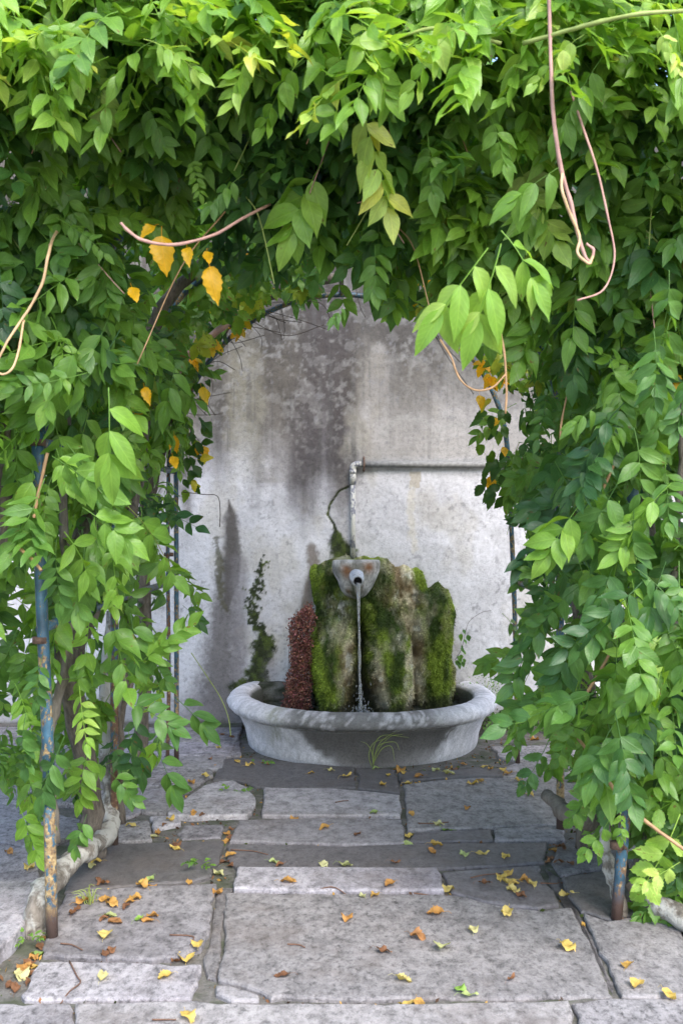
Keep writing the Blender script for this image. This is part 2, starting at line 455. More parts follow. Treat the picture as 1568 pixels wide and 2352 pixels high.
SLABS = [
  (0.62, 0.1, 0.0, [(-0.486, 4.409),(0.0, 4.409),(0.433, 4.404),(0.507, 4.379),(0.572, 4.32),(0.687, 4.258),(0.806, 4.235),(0.931, 4.266),(0.921, 3.871),(0.89, 3.482),(0.502, 3.468),(0.0, 3.468),(-0.228, 3.471),(-0.272, 3.522),(-0.376, 3.579),(-0.418, 3.604),(-0.432, 3.795),(-0.438, 3.97)]),
  (0.75, 0.0, 0.0, [(-0.426, 3.559),(-0.375, 3.564),(-0.28, 3.487),(-0.273, 3.451),(-0.362, 3.448),(-0.412, 3.502)]),
  (0.85, 0.0, 0.004, [(-1.073, 3.736),(-0.777, 3.725),(-0.491, 3.709),(-0.49, 3.575),(-0.493, 3.455),(-0.763, 3.452),(-1.038, 3.463),(-1.053, 3.487)]),
  (0.62, 0.2, 0.006, [(-1.155, 4.404),(-0.881, 4.494),(-0.538, 4.517),(-0.502, 3.99),(-0.512, 3.851),(-0.563, 3.791),(-0.675, 3.761),(-0.993, 3.783),(-1.077, 3.791),(-1.1, 3.93),(-1.123, 4.118)]),
  (0.41, 0.7, 0.0, [(-1.183, 4.876),(-1.18, 5.055),(-0.915, 5.094),(-0.571, 5.115),(-0.557, 4.839),(-0.572, 4.642),(-0.649, 4.56),(-0.887, 4.52),(-1.165, 4.439),(-1.2, 4.721)]),
  (0.70, 0.0, 0.0, [(-1.145, 5.427),(-1.002, 5.454),(-0.922, 5.145),(-1.067, 5.115),(-1.156, 5.088),(-1.178, 5.232)]),
  (0.95, 0.0, 0.004, [(-0.996, 5.512),(-0.855, 5.524),(-0.824, 5.408),(-0.894, 5.348),(-0.944, 5.293)]),
  (1.00, 0.0, 0.012, [(-0.924, 5.54),(-0.865, 5.823),(-0.797, 6.138),(-0.718, 6.217),(-0.644, 6.247),(-0.551, 6.075),(-0.487, 5.885),(-0.468, 5.737),(-0.472, 5.592),(-0.491, 5.516),(-0.647, 5.508),(-0.757, 5.481)]),
  (0.60, 0.2, -0.008, [(-0.809, 5.408),(-0.602, 5.408),(-0.59, 5.204),(-0.784, 5.169),(-0.815, 5.268)]),
  (0.85, 0.05, 0.008, [(-0.439, 6.08),(-0.038, 6.056),(0.326, 5.917),(0.314, 5.541),(-0.049, 5.536),(-0.419, 5.536)]),
  (0.62, 0.1, 0.0, [(-0.527, 5.469),(-0.0, 5.508),(0.315, 5.473),(0.304, 5.094),(0.0, 5.068),(-0.177, 5.094),(-0.541, 5.128)]),
  (0.51, 0.5, 0.0, [(-0.545, 5.068),(-0.176, 5.055),(0.0, 5.038),(0.304, 5.071),(0.674, 5.091),(0.994, 5.101),(0.929, 4.815),(0.74, 4.771),(0.421, 4.727),(0.0, 4.721),(-0.261, 4.713),(-0.466, 4.727),(-0.53, 4.87)]),
  (0.80, 0.0, 0.012, [(-0.458, 4.704),(0.0, 4.71),(0.427, 4.71),(0.43, 4.442),(0.183, 4.429),(-0.246, 4.432),(-0.453, 4.45)]),
  (0.54, 0.4, 0.0, [(0.447, 4.673),(0.685, 4.73),(0.894, 4.759),(0.882, 4.609),(0.884, 4.45),(0.885, 4.301),(0.793, 4.258),(0.691, 4.282),(0.575, 4.345),(0.51, 4.404),(0.464, 4.442)]),
  (0.68, 0.05, 0.0, [(0.364, 6.172),(0.734, 6.334),(1.316, 6.36),(1.476, 6.37),(1.361, 5.823),(1.248, 5.435),(0.763, 5.348),(0.334, 5.304),(0.345, 5.612)]),
  (0.51, 0.4, 0.0, [(0.365, 5.261),(0.756, 5.311),(0.735, 5.135),(0.32, 5.108)]),
  (0.75, 0.0, 0.004, [(0.768, 5.311),(1.121, 5.363),(1.09, 5.135),(0.745, 5.128)]),
  (0.41, 0.75, 0.0, [(-0.767, 6.801),(-0.644, 6.847),(-0.075, 6.641),(0.082, 6.598),(0.082, 6.116),(-0.45, 6.122),(-0.5, 6.152),(-0.552, 6.201),(-0.641, 6.29),(-0.763, 6.29)]),
  (0.40, 0.75, 0.0, [(0.099, 6.57),(0.339, 6.529),(0.33, 5.985),(0.098, 6.104)]),
  (0.43, 0.75, 0.0, [(0.35, 6.455),(0.758, 6.543),(1.0, 6.576),(0.989, 6.391),(0.737, 6.365),(0.431, 6.308),(0.349, 6.207)]),
  (0.85, 0.0, 0.0, [(1.024, 7.174),(1.495, 7.227),(1.798, 7.241),(1.745, 6.856),(1.411, 6.82),(1.125, 6.796),(1.026, 6.868)]),
  (0.75, 0.0, 0.0, [(1.028, 6.61),(1.132, 6.736),(1.403, 6.784),(1.746, 6.808),(1.672, 6.412),(1.322, 6.391),(0.983, 6.381)]),
  (0.70, 0.0, 0.0, [(-1.248, 6.499),(-1.078, 6.784),(-0.85, 6.844),(-0.781, 6.402),(-0.876, 6.051),(-1.134, 6.051)]),
  (0.75, 0.0, 0.0, [(-1.346, 5.981),(-1.155, 6.018),(-1.069, 5.628),(-1.141, 5.469),(-1.239, 5.454)]),
  (0.75, 0.0, 0.0, [(-1.127, 6.014),(-0.91, 6.023),(-0.874, 5.868),(-0.93, 5.58),(-1.06, 5.612)]),
  (0.70, 0.1, 0.0, [(-1.083, 7.36),(-0.885, 7.539),(-0.742, 7.567),(-0.655, 6.923),(-0.806, 6.862),(-1.001, 6.923)]),
  (0.75, 0.0, 0.0, [(-2.109, 5.128),(-1.653, 5.094),(-1.413, 4.957),(-1.294, 4.481),(-1.447, 4.46),(-1.915, 4.475)]),
  (0.85, 0.0, 0.05, [(-1.918, 4.439),(-1.437, 4.429),(-1.295, 4.439),(-1.201, 4.032),(-1.201, 3.95),(-1.202, 3.704),(-1.196, 3.551),(-1.622, 3.551)]),
  (0.75, 0.0, 0.0, [(-2.395, 5.823),(-1.886, 5.815),(-1.348, 5.485),(-1.282, 5.304),(-1.421, 4.983),(-1.661, 5.121),(-2.123, 5.162)]),
  (0.72, 0.0, 0.0, [(-1.253, 3.425),(-0.881, 3.425),(-0.826, 3.266),(-0.774, 3.096),(-1.171, 3.096)]),
  (0.85, 0.05, 0.004, [(-0.862, 3.422),(-0.475, 3.437),(-0.401, 3.413),(0.0, 3.419),(0.282, 3.413),(0.74, 3.437),(0.73, 3.266),(0.724, 3.096),(-0.771, 3.096),(-0.822, 3.266)]),
  (0.70, 0.1, 0.0, [(0.752, 3.422),(0.895, 3.462),(1.148, 3.468),(1.364, 3.471),(1.255, 3.096),(0.733, 3.096),(0.74, 3.266)]),
  (0.70, 0.05, 0.0, [(0.965, 4.203),(1.037, 4.109),(1.311, 4.226),(1.295, 3.99),(1.225, 3.484),(1.138, 3.48),(0.925, 3.48),(0.942, 3.795)]),
  (0.50, 0.5, 0.0, [(0.964, 4.603),(1.195, 4.715),(1.268, 4.609),(1.292, 4.277),(1.058, 4.14),(0.966, 4.226),(0.942, 4.399)]),
  (0.56, 0.3, 0.0, [(1.023, 5.022),(1.202, 5.232),(1.378, 5.286),(1.286, 4.78),(1.204, 4.75),(0.964, 4.636),(0.96, 4.809),(0.981, 4.876)]),
  (0.70, 0.0, 0.0, [(1.339, 4.231),(1.76, 4.254),(1.594, 3.502),(1.241, 3.487)]),
  (0.70, 0.0, 0.0, [(1.299, 4.721),(1.769, 4.75),(1.735, 4.277),(1.324, 4.266)]),
  (0.70, 0.0, 0.0, [(1.5, 6.36),(2.109, 6.37),(1.918, 5.454),(1.266, 5.416)]),
  (0.70, 0.0, 0.0, [(1.4, 5.286),(1.943, 5.397),(1.785, 4.794),(1.305, 4.78)]),
  (0.58, 0.3, -0.006, [(-0.527, 4.501),(-0.466, 4.501),(-0.47, 4.208),(-0.437, 3.795),(-0.425, 3.614),(-0.464, 3.631),(-0.495, 3.795),(-0.493, 3.97)]),
  (0.45, 0.3, -0.012, [(0.916, 4.736),(0.959, 4.636),(0.925, 4.301),(0.947, 4.162),(0.933, 3.758),(0.924, 3.518),(0.897, 3.495),(0.93, 3.91),(0.939, 4.282),(0.889, 4.475)]),
]

# ================================================================== ground and paving
g = build('ground', [(-60, -40, -.045), (60, -40, -.045), (60, 60, -.045), (-60, 60, -.045)], [(0, 1, 2, 3)], M['ground'], smooth=False)
tag(g, kind='structure')
xs = np.linspace(-6, 6, 121); ys = np.linspace(1.6, 7.84, 63)
XX, YY = np.meshgrid(xs, ys)
ZZ = -.016 + (fbm(XX * 5, YY * 5, 4) - .5) * .016
V = np.stack([XX, YY, ZZ], -1).reshape(-1, 3); w = len(xs)
F = np.array([(j * w + i, j * w + i + 1, (j + 1) * w + i + 1, (j + 1) * w + i) for j in range(len(ys) - 1) for i in range(w - 1)])
paving = build('paving', V, F, M['mortar']); tag(paving, kind='structure')

def slab(tone, wet, z, poly, seed):
    rg = np.random.default_rng(seed)
    P = np.array(poly); c = P.mean(0)
    # run round the outline with ragged, chipped edges
    out = []
    for k in range(len(P)):
        a, b = P[k], P[(k + 1) % len(P)]
        n = max(2, int(np.linalg.norm(b - a) / .035))
        for t in np.linspace(0, 1, n, endpoint=False): out.append(a + (b - a) * t)
    O = np.array(out)
    T = np.roll(O, -1, 0) - np.roll(O, 1, 0); T /= np.linalg.norm(T, axis=1)[:, None] + 1e-9
    area = np.sum(O[:, 0] * np.roll(O[:, 1], -1) - np.roll(O[:, 0], -1) * O[:, 1])
    Nn = np.stack([T[:, 1], -T[:, 0]], 1) * (1 if area > 0 else -1)
    j = (fbm(O[:, 0] * 9, O[:, 1] * 9, seed, 3) - .40) * .022 + (vn(O[:, 0] * 40, O[:, 1] * 40, seed) - .5) * .008
    j -= np.clip(vn(O[:, 0] * 14, O[:, 1] * 14, seed + 5) - .78, 0, 1) * .09
    O = O + Nn * j[:, None]
    if area < 0: O = O[::-1]; Nn = Nn[::-1]
    n = len(O); top = .002 + z
    tilt = rg.normal(0, .004, 2)
    zz = lambda Q: top + (Q - c) @ tilt
    rings = [(O, -.05), (O, -.009), (O - Nn * .004, -.0025), (O - Nn * .012, 0.0)]
    V = []
    for Q, dz in rings: V.append(np.column_stack([Q, zz(Q) + dz if dz > -.04 else np.full(n, -.05)]))
    V = np.concatenate(V) - np.array([c[0], c[1], 0])
    F = [(r * n + k, r * n + (k + 1) % n, (r + 1) * n + (k + 1) % n, (r + 1) * n + k) for r in range(3) for k in range(n)]
    F.append(tuple(range(3 * n, 4 * n)))
    o = build('slab', V, F, M['slab'], paving, smooth=False)
    o.location = (c[0], c[1], 0); o['tone'] = tone; o['wet'] = wet
    return o
for i, (tone, wet, z, poly) in enumerate(SLABS): slab(tone, wet, z, poly, 100 + i)
# the paving goes on either side of the pergola, laid in rough courses
def courses(x0, x1, rows, seed):
    rg = np.random.default_rng(seed); k = 0
    for y0, y1 in zip(rows[:-1], rows[1:]):
        x = x0 + rg.uniform(-.3, 0)
        while x < x1:
            wd = rg.uniform(.45, .95); xe = min(x + wd, x1)
            if xe - x > .12:
                e = lambda: rg.uniform(-.012, .012)
                slab(rg.uniform(.6, .85), 0.0, rg.uniform(0, .008), [(x + .015 + e(), y0 + .015 + e()), (xe - .015 + e(), y0 + .015 + e()), (xe - .015 + e(), y1 - .015 + e()), (x + .015 + e(), y1 - .015 + e())], seed * 50 + k); k += 1
            x += wd
courses(-4.2, -1.98, [2.6, 3.2, 3.75, 4.4, 5.05], 3)
courses(-4.2, -1.36, [5.75, 6.3, 6.85, 7.35, 7.8], 4)
courses(-1.34, -.72, [6.55, 6.9, 7.3, 7.8], 5)
courses(-1.34, -.98, [5.75, 6.1, 6.52], 7)
courses(2.0, 4.2, [2.6, 3.2, 3.9, 4.6, 5.3, 6.0, 6.6, 7.2, 7.7], 6)

# ================================================================== plaster wall
U = .003248                                            # metres per sheet unit on the wall
xs = np.concatenate([np.linspace(-7, -1.75, 22)[:-1], np.arange(-1.75, 1.95, .0095), np.linspace(1.95, 7, 22)])
zs = np.concatenate([np.arange(-.06, 3.3, .0095), np.linspace(3.32, 4.6, 10)])
XX, ZZ = np.meshgrid(xs, zs)
u = XX / U + 784; v = 1176 - (ZZ - 1.6) / U
wob = (fbm(u / 60, v / 60, 2, 5) - .5)
wob2 = (fbm(u / 22, v / 22, 9, 5) - .5)
fine = fbm(u / 7, v / 7, 21, 4)
white = np.array([.525, .513, .54]); c = np.ones(XX.shape + (3,)) * white
c *= (1 + (fbm(u / 90, v / 120, 5, 4) - .5) * .5)[..., None]
c = mixc(c, np.array([.40, .37, .325]), ss(.5, .72, fbm(u / 70, v / 100, 6, 5)) * .5)
# grey weathering of the upper wall, hanging in vertical runs
runs = fbm(u / 45, v / 520, 31, 4) - .5
depth = v + wob * 210 + runs * 240
lim = 1120 + 60 * np.sin(u / 140.)
right = u > 822 + wob2 * 6
pipe = 1072
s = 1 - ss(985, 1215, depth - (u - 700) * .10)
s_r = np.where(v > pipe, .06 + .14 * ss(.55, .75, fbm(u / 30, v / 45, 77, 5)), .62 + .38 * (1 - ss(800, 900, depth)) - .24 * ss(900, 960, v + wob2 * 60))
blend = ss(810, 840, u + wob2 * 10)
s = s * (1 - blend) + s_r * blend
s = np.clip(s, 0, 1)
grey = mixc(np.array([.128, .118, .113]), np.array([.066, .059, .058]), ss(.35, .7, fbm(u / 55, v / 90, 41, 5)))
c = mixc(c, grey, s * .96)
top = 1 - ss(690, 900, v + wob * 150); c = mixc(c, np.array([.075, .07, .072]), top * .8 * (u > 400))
def band(cx, wd, v0, v1, col, k, soft=90):
    global c
    cxv = cx + wob * 60
    m = (1 - ss(.35, 1.0, np.abs(u - cxv) / wd)) * ss(v0 - soft, v0 + soft, v) * (1 - ss(v1 - soft, v1 + soft, v))
    c = mixc(c, np.array(col), m * k)
band(745, 85, 620, 1120, (.075, .067, .075), .8)
band(690, 40, 900, 1180, (.1, .09, .1), .5)
band(560, 60, 790, 1080, (.27, .26, .225), .6)
band(810, 28, 950, 1040, (.34, .325, .30), .6, 30)
band(480, 45, 700, 1090, (.085, .082, .082), .6)
band(640, 45, 980, 1150, (.19, .175, .175), .45)
band(940, 75, 800, 960, (.10, .092, .085), .6)
band(1080, 90, 760, 900, (.10, .095, .088), .65)
upper_dark = (1 - ss(880, 1150, v + wob * 120 + runs * 120)) * (1 - blend) + (1 - ss(1040, 1070, v)) * blend * .75
c = c * (1 - .36 * upper_dark)[..., None]; c = mixc(c, c * np.array([1.05, 1.0, .88]), upper_dark)  # darkens and warms the stained upper wall further
# speckle: pale grains break through the grey film, dark lichen dots the white
sp = ss(.48, .72, fbm(u / 10, v / 11, 51, 4)) * ss(.3, .6, fbm(u / 45, v / 60, 52, 3)); c = mixc(c, np.array([.25, .24, .23]), sp * s * .42)
drip = ss(.52, .68, fbm(u / 11, v / 420, 88, 3)) * ss(.35, .6, fbm(u / 60, v / 60, 89, 3)); c = mixc(c, np.array([.075, .07, .068]), drip * s * .55)
flake = ss(.63, .645, fbm(u / 34, v / 30, 95, 5)); c = mixc(c, np.array([.24, .23, .22]), flake * .22 * np.clip(s * 1.4, 0, 1))
sp2 = ss(.62, .72, fbm(u / 9, v / 10, 63, 4)) * ss(.45, .6, fbm(u / 50, v / 50, 64, 3)); c = mixc(c, np.array([.16, .155, .16]), sp2 * .5)
# wet seep left of the rock
d, t = dline(u + wob * 26, v, [(528, 1150), (533, 1230), (515, 1330), (520, 1420), (505, 1540), (495, 1680)])
wdt = np.interp(t, [0, .15, .5, .8, 1], [3, 20, 30, 56, 85])
c = mixc(c, np.array([.10, .088, .086]), (1 - ss(.25, 1.35, d / wdt + (fine - .5) * .6)) * .86)
d, t = dline(u + wob2 * 8, v, [(528, 1160), (536, 1250), (533, 1320), (522, 1400)])
c = mixc(c, np.array([.085, .075, .07]), (1 - ss(.7, 1.1, d / np.interp(t, [0, .3, .65, 1], [3, 19, 20, 5]) + (fine - .5) * .5)) * .75)
d, t = dline(u + wob * 20, v, [(545, 1290), (552, 1400), (556, 1500), (530, 1660)])
c = mixc(c, np.array([.17, .155, .165]), (1 - ss(.4, 1.2, d / 22)) * .65)
# olive crumbs beside the seep
d, t = dline(u, v, [(497, 1240), (505, 1310), (508, 1380), (520, 1400)])
c = mixc(c, np.array([.085, .08, .05]), (1 - ss(.3, 1.0, d / 12 + (fine - .45) * 2.2)) * .8)
# brown-grey stain beside the rock top
d, t = dline(u + wob * 14, v, [(716, 1262), (722, 1310), (700, 1400)])
c = mixc(c, np.array([.16, .128, .105]), (1 - ss(.4, 1.1, d / 18 + (fine - .5) * .6)) * .85)
mossmap = np.zeros(XX.shape)
d, t = dline(u + wob * 22, v + wob2 * 20, [(603, 1295), (592, 1340), (578, 1380), (588, 1430), (612, 1470), (598, 1520), (590, 1555), (580, 1590)])
mw = 1.25 * np.interp(t, [0, .2, .35, .5, .62, .75, .9, 1], [10, 16, 9, 14, 28, 17, 34, 58])
broken = np.interp(t, [0, .45, .6, 1], [1.9, 1.2, .35, .3])
mossmap = np.maximum(mossmap, 1 - ss(.5, 1.0, d / mw + (fine - .48) * broken * 2))
mossmap = np.maximum(mossmap, (1 - ss(.5, 1, np.abs(v - 1588 + wob * 10) / 22)) * (u > 535) * (u < 660) * ss(.35, .5, fine + .12))
d, t = dline(u, v, [(800, 1118), (778, 1128), (757, 1160), (752, 1183), (766, 1203), (772, 1222), (775, 1245), (790, 1275)])
mossmap = np.maximum(mossmap, 1 - ss(.5, 1.0, d / np.interp(t, [0, .55, .68, .8, 1], [3.2, 3.0, 6, 20, 40]) + (fine - .5) * .5))
moss_green = mixc(np.array([.022, .032, .008]), np.array([.06, .085, .014]), ss(.4, .65, fbm(u / 12, v / 12, 91, 3)))
c = mixc(c, moss_green, np.clip(mossmap, 0, 1) * .96)
c = mixc(c, np.array([.2, .18, .2]), (1 - ss(.2, 1.2, np.hypot((u - 622), (v - 1545) * .5) / 26)) * .45)
# rubbed-through patch under the pipe and the run below it
c = mixc(c, np.array([.36, .32, .26]), (np.abs(u - 951 + wob2 * 14) < 13) * (np.abs(v - 1100 + wob2 * 22) < 20) * .8)
d, t = dline(u + wob2 * 12, v, [(946, 1125), (944, 1180), (950, 1260)])
c = mixc(c, np.array([.47, .43, .36]), (1 - ss(.3, 1.1, d / 13 + (fine - .45) * 1.4)) * .6)
c = mixc(c, np.array([.25, .245, .24]), (1 - ss(.3, 1.0, np.abs(v - 1060 + wob2 * 8) / 9)) * blend * .6)
# drip marks round the ghost of an old render patch
d, t = dline(u + wob * 10, v + wob2 * 8, [(880, 1000), (900, 965), (960, 960), (1000, 985), (1050, 975), (1120, 990)])
c = mixc(c, np.array([.26, .25, .235]), (1 - ss(.2, 1, d / 12 + (fine - .5))) * .5)
# splash line along the foot of the wall
foot = 1 - ss(0, .34, ZZ + wob * .25); c = mixc(c, np.array([.2, .185, .195]), foot * .55)
foot = 1 - ss(0, .06, ZZ + wob2 * .08); c = mixc(c, np.array([.09, .085, .06]), foot * .9)
rel = (fbm(u / 40, v / 40, 15, 4) - .5) * .012 + (fine - .5) * .004 - mossmap * -.006
crack = 1 - ss(.5, 1.0, dline(u, v, [(800, 1118), (778, 1128), (757, 1160), (752, 1183), (766, 1203), (772, 1222)])[0] / 2.6)
rel = rel - crack * .02
V = np.stack([XX, WALL_Y - rel, ZZ], -1).reshape(-1, 3); w = len(xs)
jj, ii = np.meshgrid(np.arange(len(zs) - 1), np.arange(w - 1), indexing='ij')
a = (jj * w + ii).ravel(); F = np.stack([a, a + 1, a + w + 1, a + w], 1)
nb = len(V)
back = np.array([(-7, WALL_Y + .4, -.06), (7, WALL_Y + .4, -.06), (7, WALL_Y + .4, 4.6), (-7, WALL_Y + .4, 4.6)])
V = np.concatenate([V, back])
c0, c1, c2, c3 = 0, w - 1, len(zs) * w - 1, (len(zs) - 1) * w
F = np.concatenate([F, [[nb, nb + 3, nb + 2, nb + 1], [c0, c3, nb + 3, nb], [c1, nb + 1, nb + 2, c2], [c3, c2, nb + 2, nb + 3]]])
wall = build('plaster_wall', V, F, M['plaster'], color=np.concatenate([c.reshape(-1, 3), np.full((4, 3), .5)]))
tag(wall, 'weathered white plaster wall with grey stains and a mossy crack behind the fountain', 'wall')

# ================================================================== water pipe on the wall
pipe_r = empty('water_pipe', (.084, WALL_Y, 1.25))
def child(name, vf, m, parent, smooth=True, **kw):
    """a part given in world coordinates under a thing whose Empty sits at its base"""
    root = parent
    while root.parent is not None: root = root.parent
    return build(name, np.asarray(vf[0]) - np.array(root.location), vf[1], m, parent, smooth, **kw)
def rooted(o): bpy.context.view_layer.update(); return o
rooted(pipe_r)
px = (810 - 784) * U; py = WALL_Y - .03
child('pipe_run', tube([(px, py, 1.245), (px + .001, py, 1.5), (px, py, 1.8)], .0195, 12), M['pipe_paint'], pipe_r)
child('pipe_sleeve', tube([(px, py, 1.805), (px, py, 1.9)], .0235, 12), M['pipe_paint'], pipe_r)
child('sleeve_collar', tube([(px, py, 1.885), (px, py, 1.912)], .026, 12), M['pipe_paint'], pipe_r)
zt = 1.6 + (1176 - 1067) * U
child('elbow', tube(smooth_path([(px, py, 1.905), (px + .001, py, 1.93), (px + .013, py, 1.948), (px + .035, py, zt), (px + .06, py, zt)], 5), .0245, 12), M['pipe_paint'], pipe_r)
child('pipe_run', tube([(px + .055, py, zt), (.6, py + .004, zt - .001), (1.4, py + .004, zt - .006), (3.2, py + .004, zt - .01)], .0225, 12), M['metal_pipe'], pipe_r)
sx = px + .082
child('strap', tube([(sx, py + .02, zt + .055), (sx, py - .018, zt + .035), (sx, py - .0275, zt), (sx, py - .018, zt - .03), (sx, py + .02, zt - .05)], .0075, 6), M['rust'], pipe_r)
for dz in (.045, -.04):
    child('bolt', tube([(sx, py + .01, zt + dz), (sx, py - .02, zt + dz)], .006, 6), M['rust'], pipe_r)
tag(pipe_r, 'old grey water pipe with elbow and rusty strap above the spout', 'pipe')

# ================================================================== fountain
FC = (.145, 7.45)
fountain = rooted(empty('wall_fountain', (FC[0], FC[1], 0)))
prof = [(.800, -.03), (.802, .0), (.806, .02), (.814, .06), (.824, .10), (.838, .14), (.855, .175), (.872, .200), (.882, .214), (.884, .222), (.878, .226),
        (.886, .230), (.905, .233), (.925, .240), (.940, .252), (.947, .268), (.947, .286), (.938, .305), (.922, .320), (.898, .338), (.862, .343), (.825, .338), (.796, .324),
        (.778, .300), (.770, .27), (.765, .22), (.775, .14), (.74, .06), (.60, .05), (.2, .05)]
a_end = math.asin((WALL_Y + .02 - FC[1]) / .947)
Vb, Fb = lathe(prof, math.pi - a_end, 2 * math.pi + a_end, 220, (FC[0], FC[1], 0))
ang = np.arctan2(Vb[:, 1] - FC[1], Vb[:, 0] - FC[0]); rad = np.hypot(Vb[:, 0] - FC[0], Vb[:, 1] - FC[1])
arc = np.where(ang > math.pi / 2 + .6, ang - 2 * math.pi, ang) * .9
lump = (fbm(arc * 6, Vb[:, 2] * 6, 3, 4) - .5) * .022 + (fbm(arc * 25, Vb[:, 2] * 25, 8, 3) - .5) * .008
lump *= (Vb[:, 2] > -.02)
for k in range(2): Vb[:, k] += lump * (Vb[:, k] - FC[k]) / rad
Vb[:, 2] += np.where(Vb[:, 2] > .05, (fbm(arc * 4, rad * 9, 12, 3) - .5) * .014, 0)
f2 = fbm(arc * 40, Vb[:, 2] * 40, 5, 4); f1 = fbm(arc * 5, Vb[:, 2] * 5 + rad * 4, 6, 4)
bc = np.ones((len(Vb), 3)) * np.array([.66, .635, .66])
bc *= (.72 + .56 * f1)[:, None] * (.62 + .76 * f2)[:, None]
body_m = (Vb[:, 2] < .224)
xw = Vb[:, 0] + (f1 - .5) * .16 + (f2 - .5) * .06
zn = np.clip(Vb[:, 2] / .22, 0, 1)
# water runs over the front lip: soaked stone, dark in the middle
l_edge = -.07 - .24 * zn; r_edge = .62 + .12 * zn
wetm = ss(-.02, .05, xw - l_edge) * (1 - ss(-.05, .02, xw - r_edge)) * (Vb[:, 1] < 7.2)
bc = mixc(bc, np.array([.088, .080, .072]), wetm * body_m * .92)
lipw = ss(-.48, -.25, xw) * (1 - ss(.5, .75, xw)) * (Vb[:, 1] < 7.2) * (~body_m)
bc = mixc(bc, np.array([.085, .082, .072]), lipw * ss(.30, .52, f2 * .6 + f1 * .4) * .85)
bc = mixc(bc, np.array([.13, .14, .045]), np.exp(-((xw + .42) / .07) ** 2) * ss(.35, .6, f2) * (Vb[:, 1] < 7.2) * (Vb[:, 2] > .1) * .6)
inner = (rad < .785) & (Vb[:, 2] > .045)
bc = mixc(bc, np.array([.055, .06, .04]), inner * .9)
groove = np.exp(-((Vb[:, 2] - .222) / .006) ** 2) * body_m; bc = mixc(bc, np.array([.12, .11, .1]), groove * .6)
foot = (1 - ss(0, .03, Vb[:, 2] + (f2 - .5) * .04)); bc = mixc(bc, np.array([.25, .23, .22]), foot * .5)
splash = (1 - ss(.02, .10, Vb[:, 2] + (f2 - .5) * .1)) * ss(-.1, .3, np.abs(xw - .2) - .15); bc = mixc(bc, np.array([.72, .70, .72]), splash * body_m * .3)
Vb -= np.array([FC[0], FC[1], 0])
build('basin', Vb, Fb, M['basin'], fountain, color=bc)

# mossy tufa: a depth map standing out from the wall
gx = np.arange(-.36, .96, .0085); gz = np.arange(.08, 1.42, .0085)
GX, GZ = np.meshgrid(gx, gz)
n1 = fbm(GX * 5, GZ * 5, 3, 5) - .5; n2 = fbm(GX * 16, GZ * 10, 8, 4) - .5; n3 = fbm(GX * 45, GZ * 30, 18, 3) - .5
left = -.235 + .03 * np.sin(GZ * 9) + n2 * .05
left = left + .03 * ss(1.0, 1.25, GZ)
topz = np.interp(gx, [-.3, -.24, -.2, -.1, .0, .08, .2, .3, .36, .4, .47, .55, .60, .64, .68, .72, .80, .85, .9],
                 [1.16, 1.19, 1.215, 1.26, 1.285, 1.29, 1.285, 1.275, 1.235, 1.21, 1.215, 1.20, 1.17, 1.05, 1.085, 1.09, 1.03, .86, .5])
TOPZ = np.broadcast_to(topz, GX.shape) + n2 * .05 + n3 * .02
rightx = .845 + n2 * .05 + n1 * .03 - .02 * np.sin(GZ * 14)
edge = np.minimum(np.minimum(GX - left, (TOPZ - GZ) * .9), rightx - GX)
def lobe(cx, cz, rx, rz, p=2.2):
    q = (np.abs((GX - cx) / rx) ** p + np.abs((GZ - cz) / rz) ** p)
    return np.sqrt(np.clip(1 - q, 0, 1))
base = .24 + .05 * (1 - ss(.3, .95, GZ))
D = base + n1 * .10 + n2 * .03
D = np.maximum(D, .16 + .56 * lobe(-.06, .40, .20, .52, 2.1))
D = np.maximum(D, .16 + .54 * lobe(.33, .40, .20, .50, 2.1))
D = np.maximum(D, .22 + .14 * lobe(.10, 1.0, .32, .40))
D = np.maximum(D, .18 + .26 * lobe(.68, .52, .17, .62, 2.4))
D = D - .24 * np.exp(-((GX - .135) / (.035 + .05 * (1 - ss(.25, .6, GZ)))) ** 2) * (1 - ss(.7, .95, GZ))
D = D + n2 * .045 + n3 * .04
hole = np.exp(-(((GX - .655) / .035) ** 2 + ((GZ - 1.06) / .035) ** 2))
D = D * ss(0, .085, edge) * (1 - hole * 1.1)
col = np.ones(GX.shape + (3,)) * np.array([.13, .105, .065])
gm = ss(.42, .6, fbm(GX * 7, GZ * 4, 55, 4)); gf = fbm(GX * 40, GZ * 26, 66, 3)
green = mixc(np.array([.036, .058, .011]), np.array([.135, .185, .022]), ss(.35, .65, fbm(GX * 11, GZ * 6, 70, 4)))
tan = mixc(np.array([.19, .14, .075]), np.array([.48, .42, .28]), ss(.35, .65, fbm(GX * 14, GZ * 9, 72, 4)))
mossy = np.clip(.70 + gm * .4, 0, 1)
def add(cx, cz, rx, rz, k):
    global mossy
    mossy = mossy + k * np.clip(fbm(GX * 13 + cx * 9, GZ * 9, 140, 4) * 3.2 - .75, .1, 1.7) * np.exp(-(((GX - cx) / rx) ** 2 + ((GZ - cz) / rz) ** 2))
add(.68, .55, .07, .45, .9); add(.57, 1.13, .08, .1, .8); add(-.17, .55, .08, .5, .7); add(.40, .5, .07, .35, .75); add(.25, .72, .1, .2, .3); add(-.2, 1.05, .08, .2, .7)
add(.04, .50, .05, .35, -.9); add(.25, .42, .05, .3, -1.0); add(.50, .70, .08, .6, -1.2); add(.38, 1.1, .1, .15, -.6); add(.3, .25, .06, .15, -.3); add(.8, .8, .05, .3, .1)
col = mixc(tan, green, np.clip(mossy + (gf - .5) * .5, 0, 1))
pale = ss(.56, .70, fbm(GX * 22, GZ * 16, 81, 4)) * (1 - np.clip(mossy, 0, 1)); col = mixc(col, np.array([.56, .54, .45]), pale * .7)
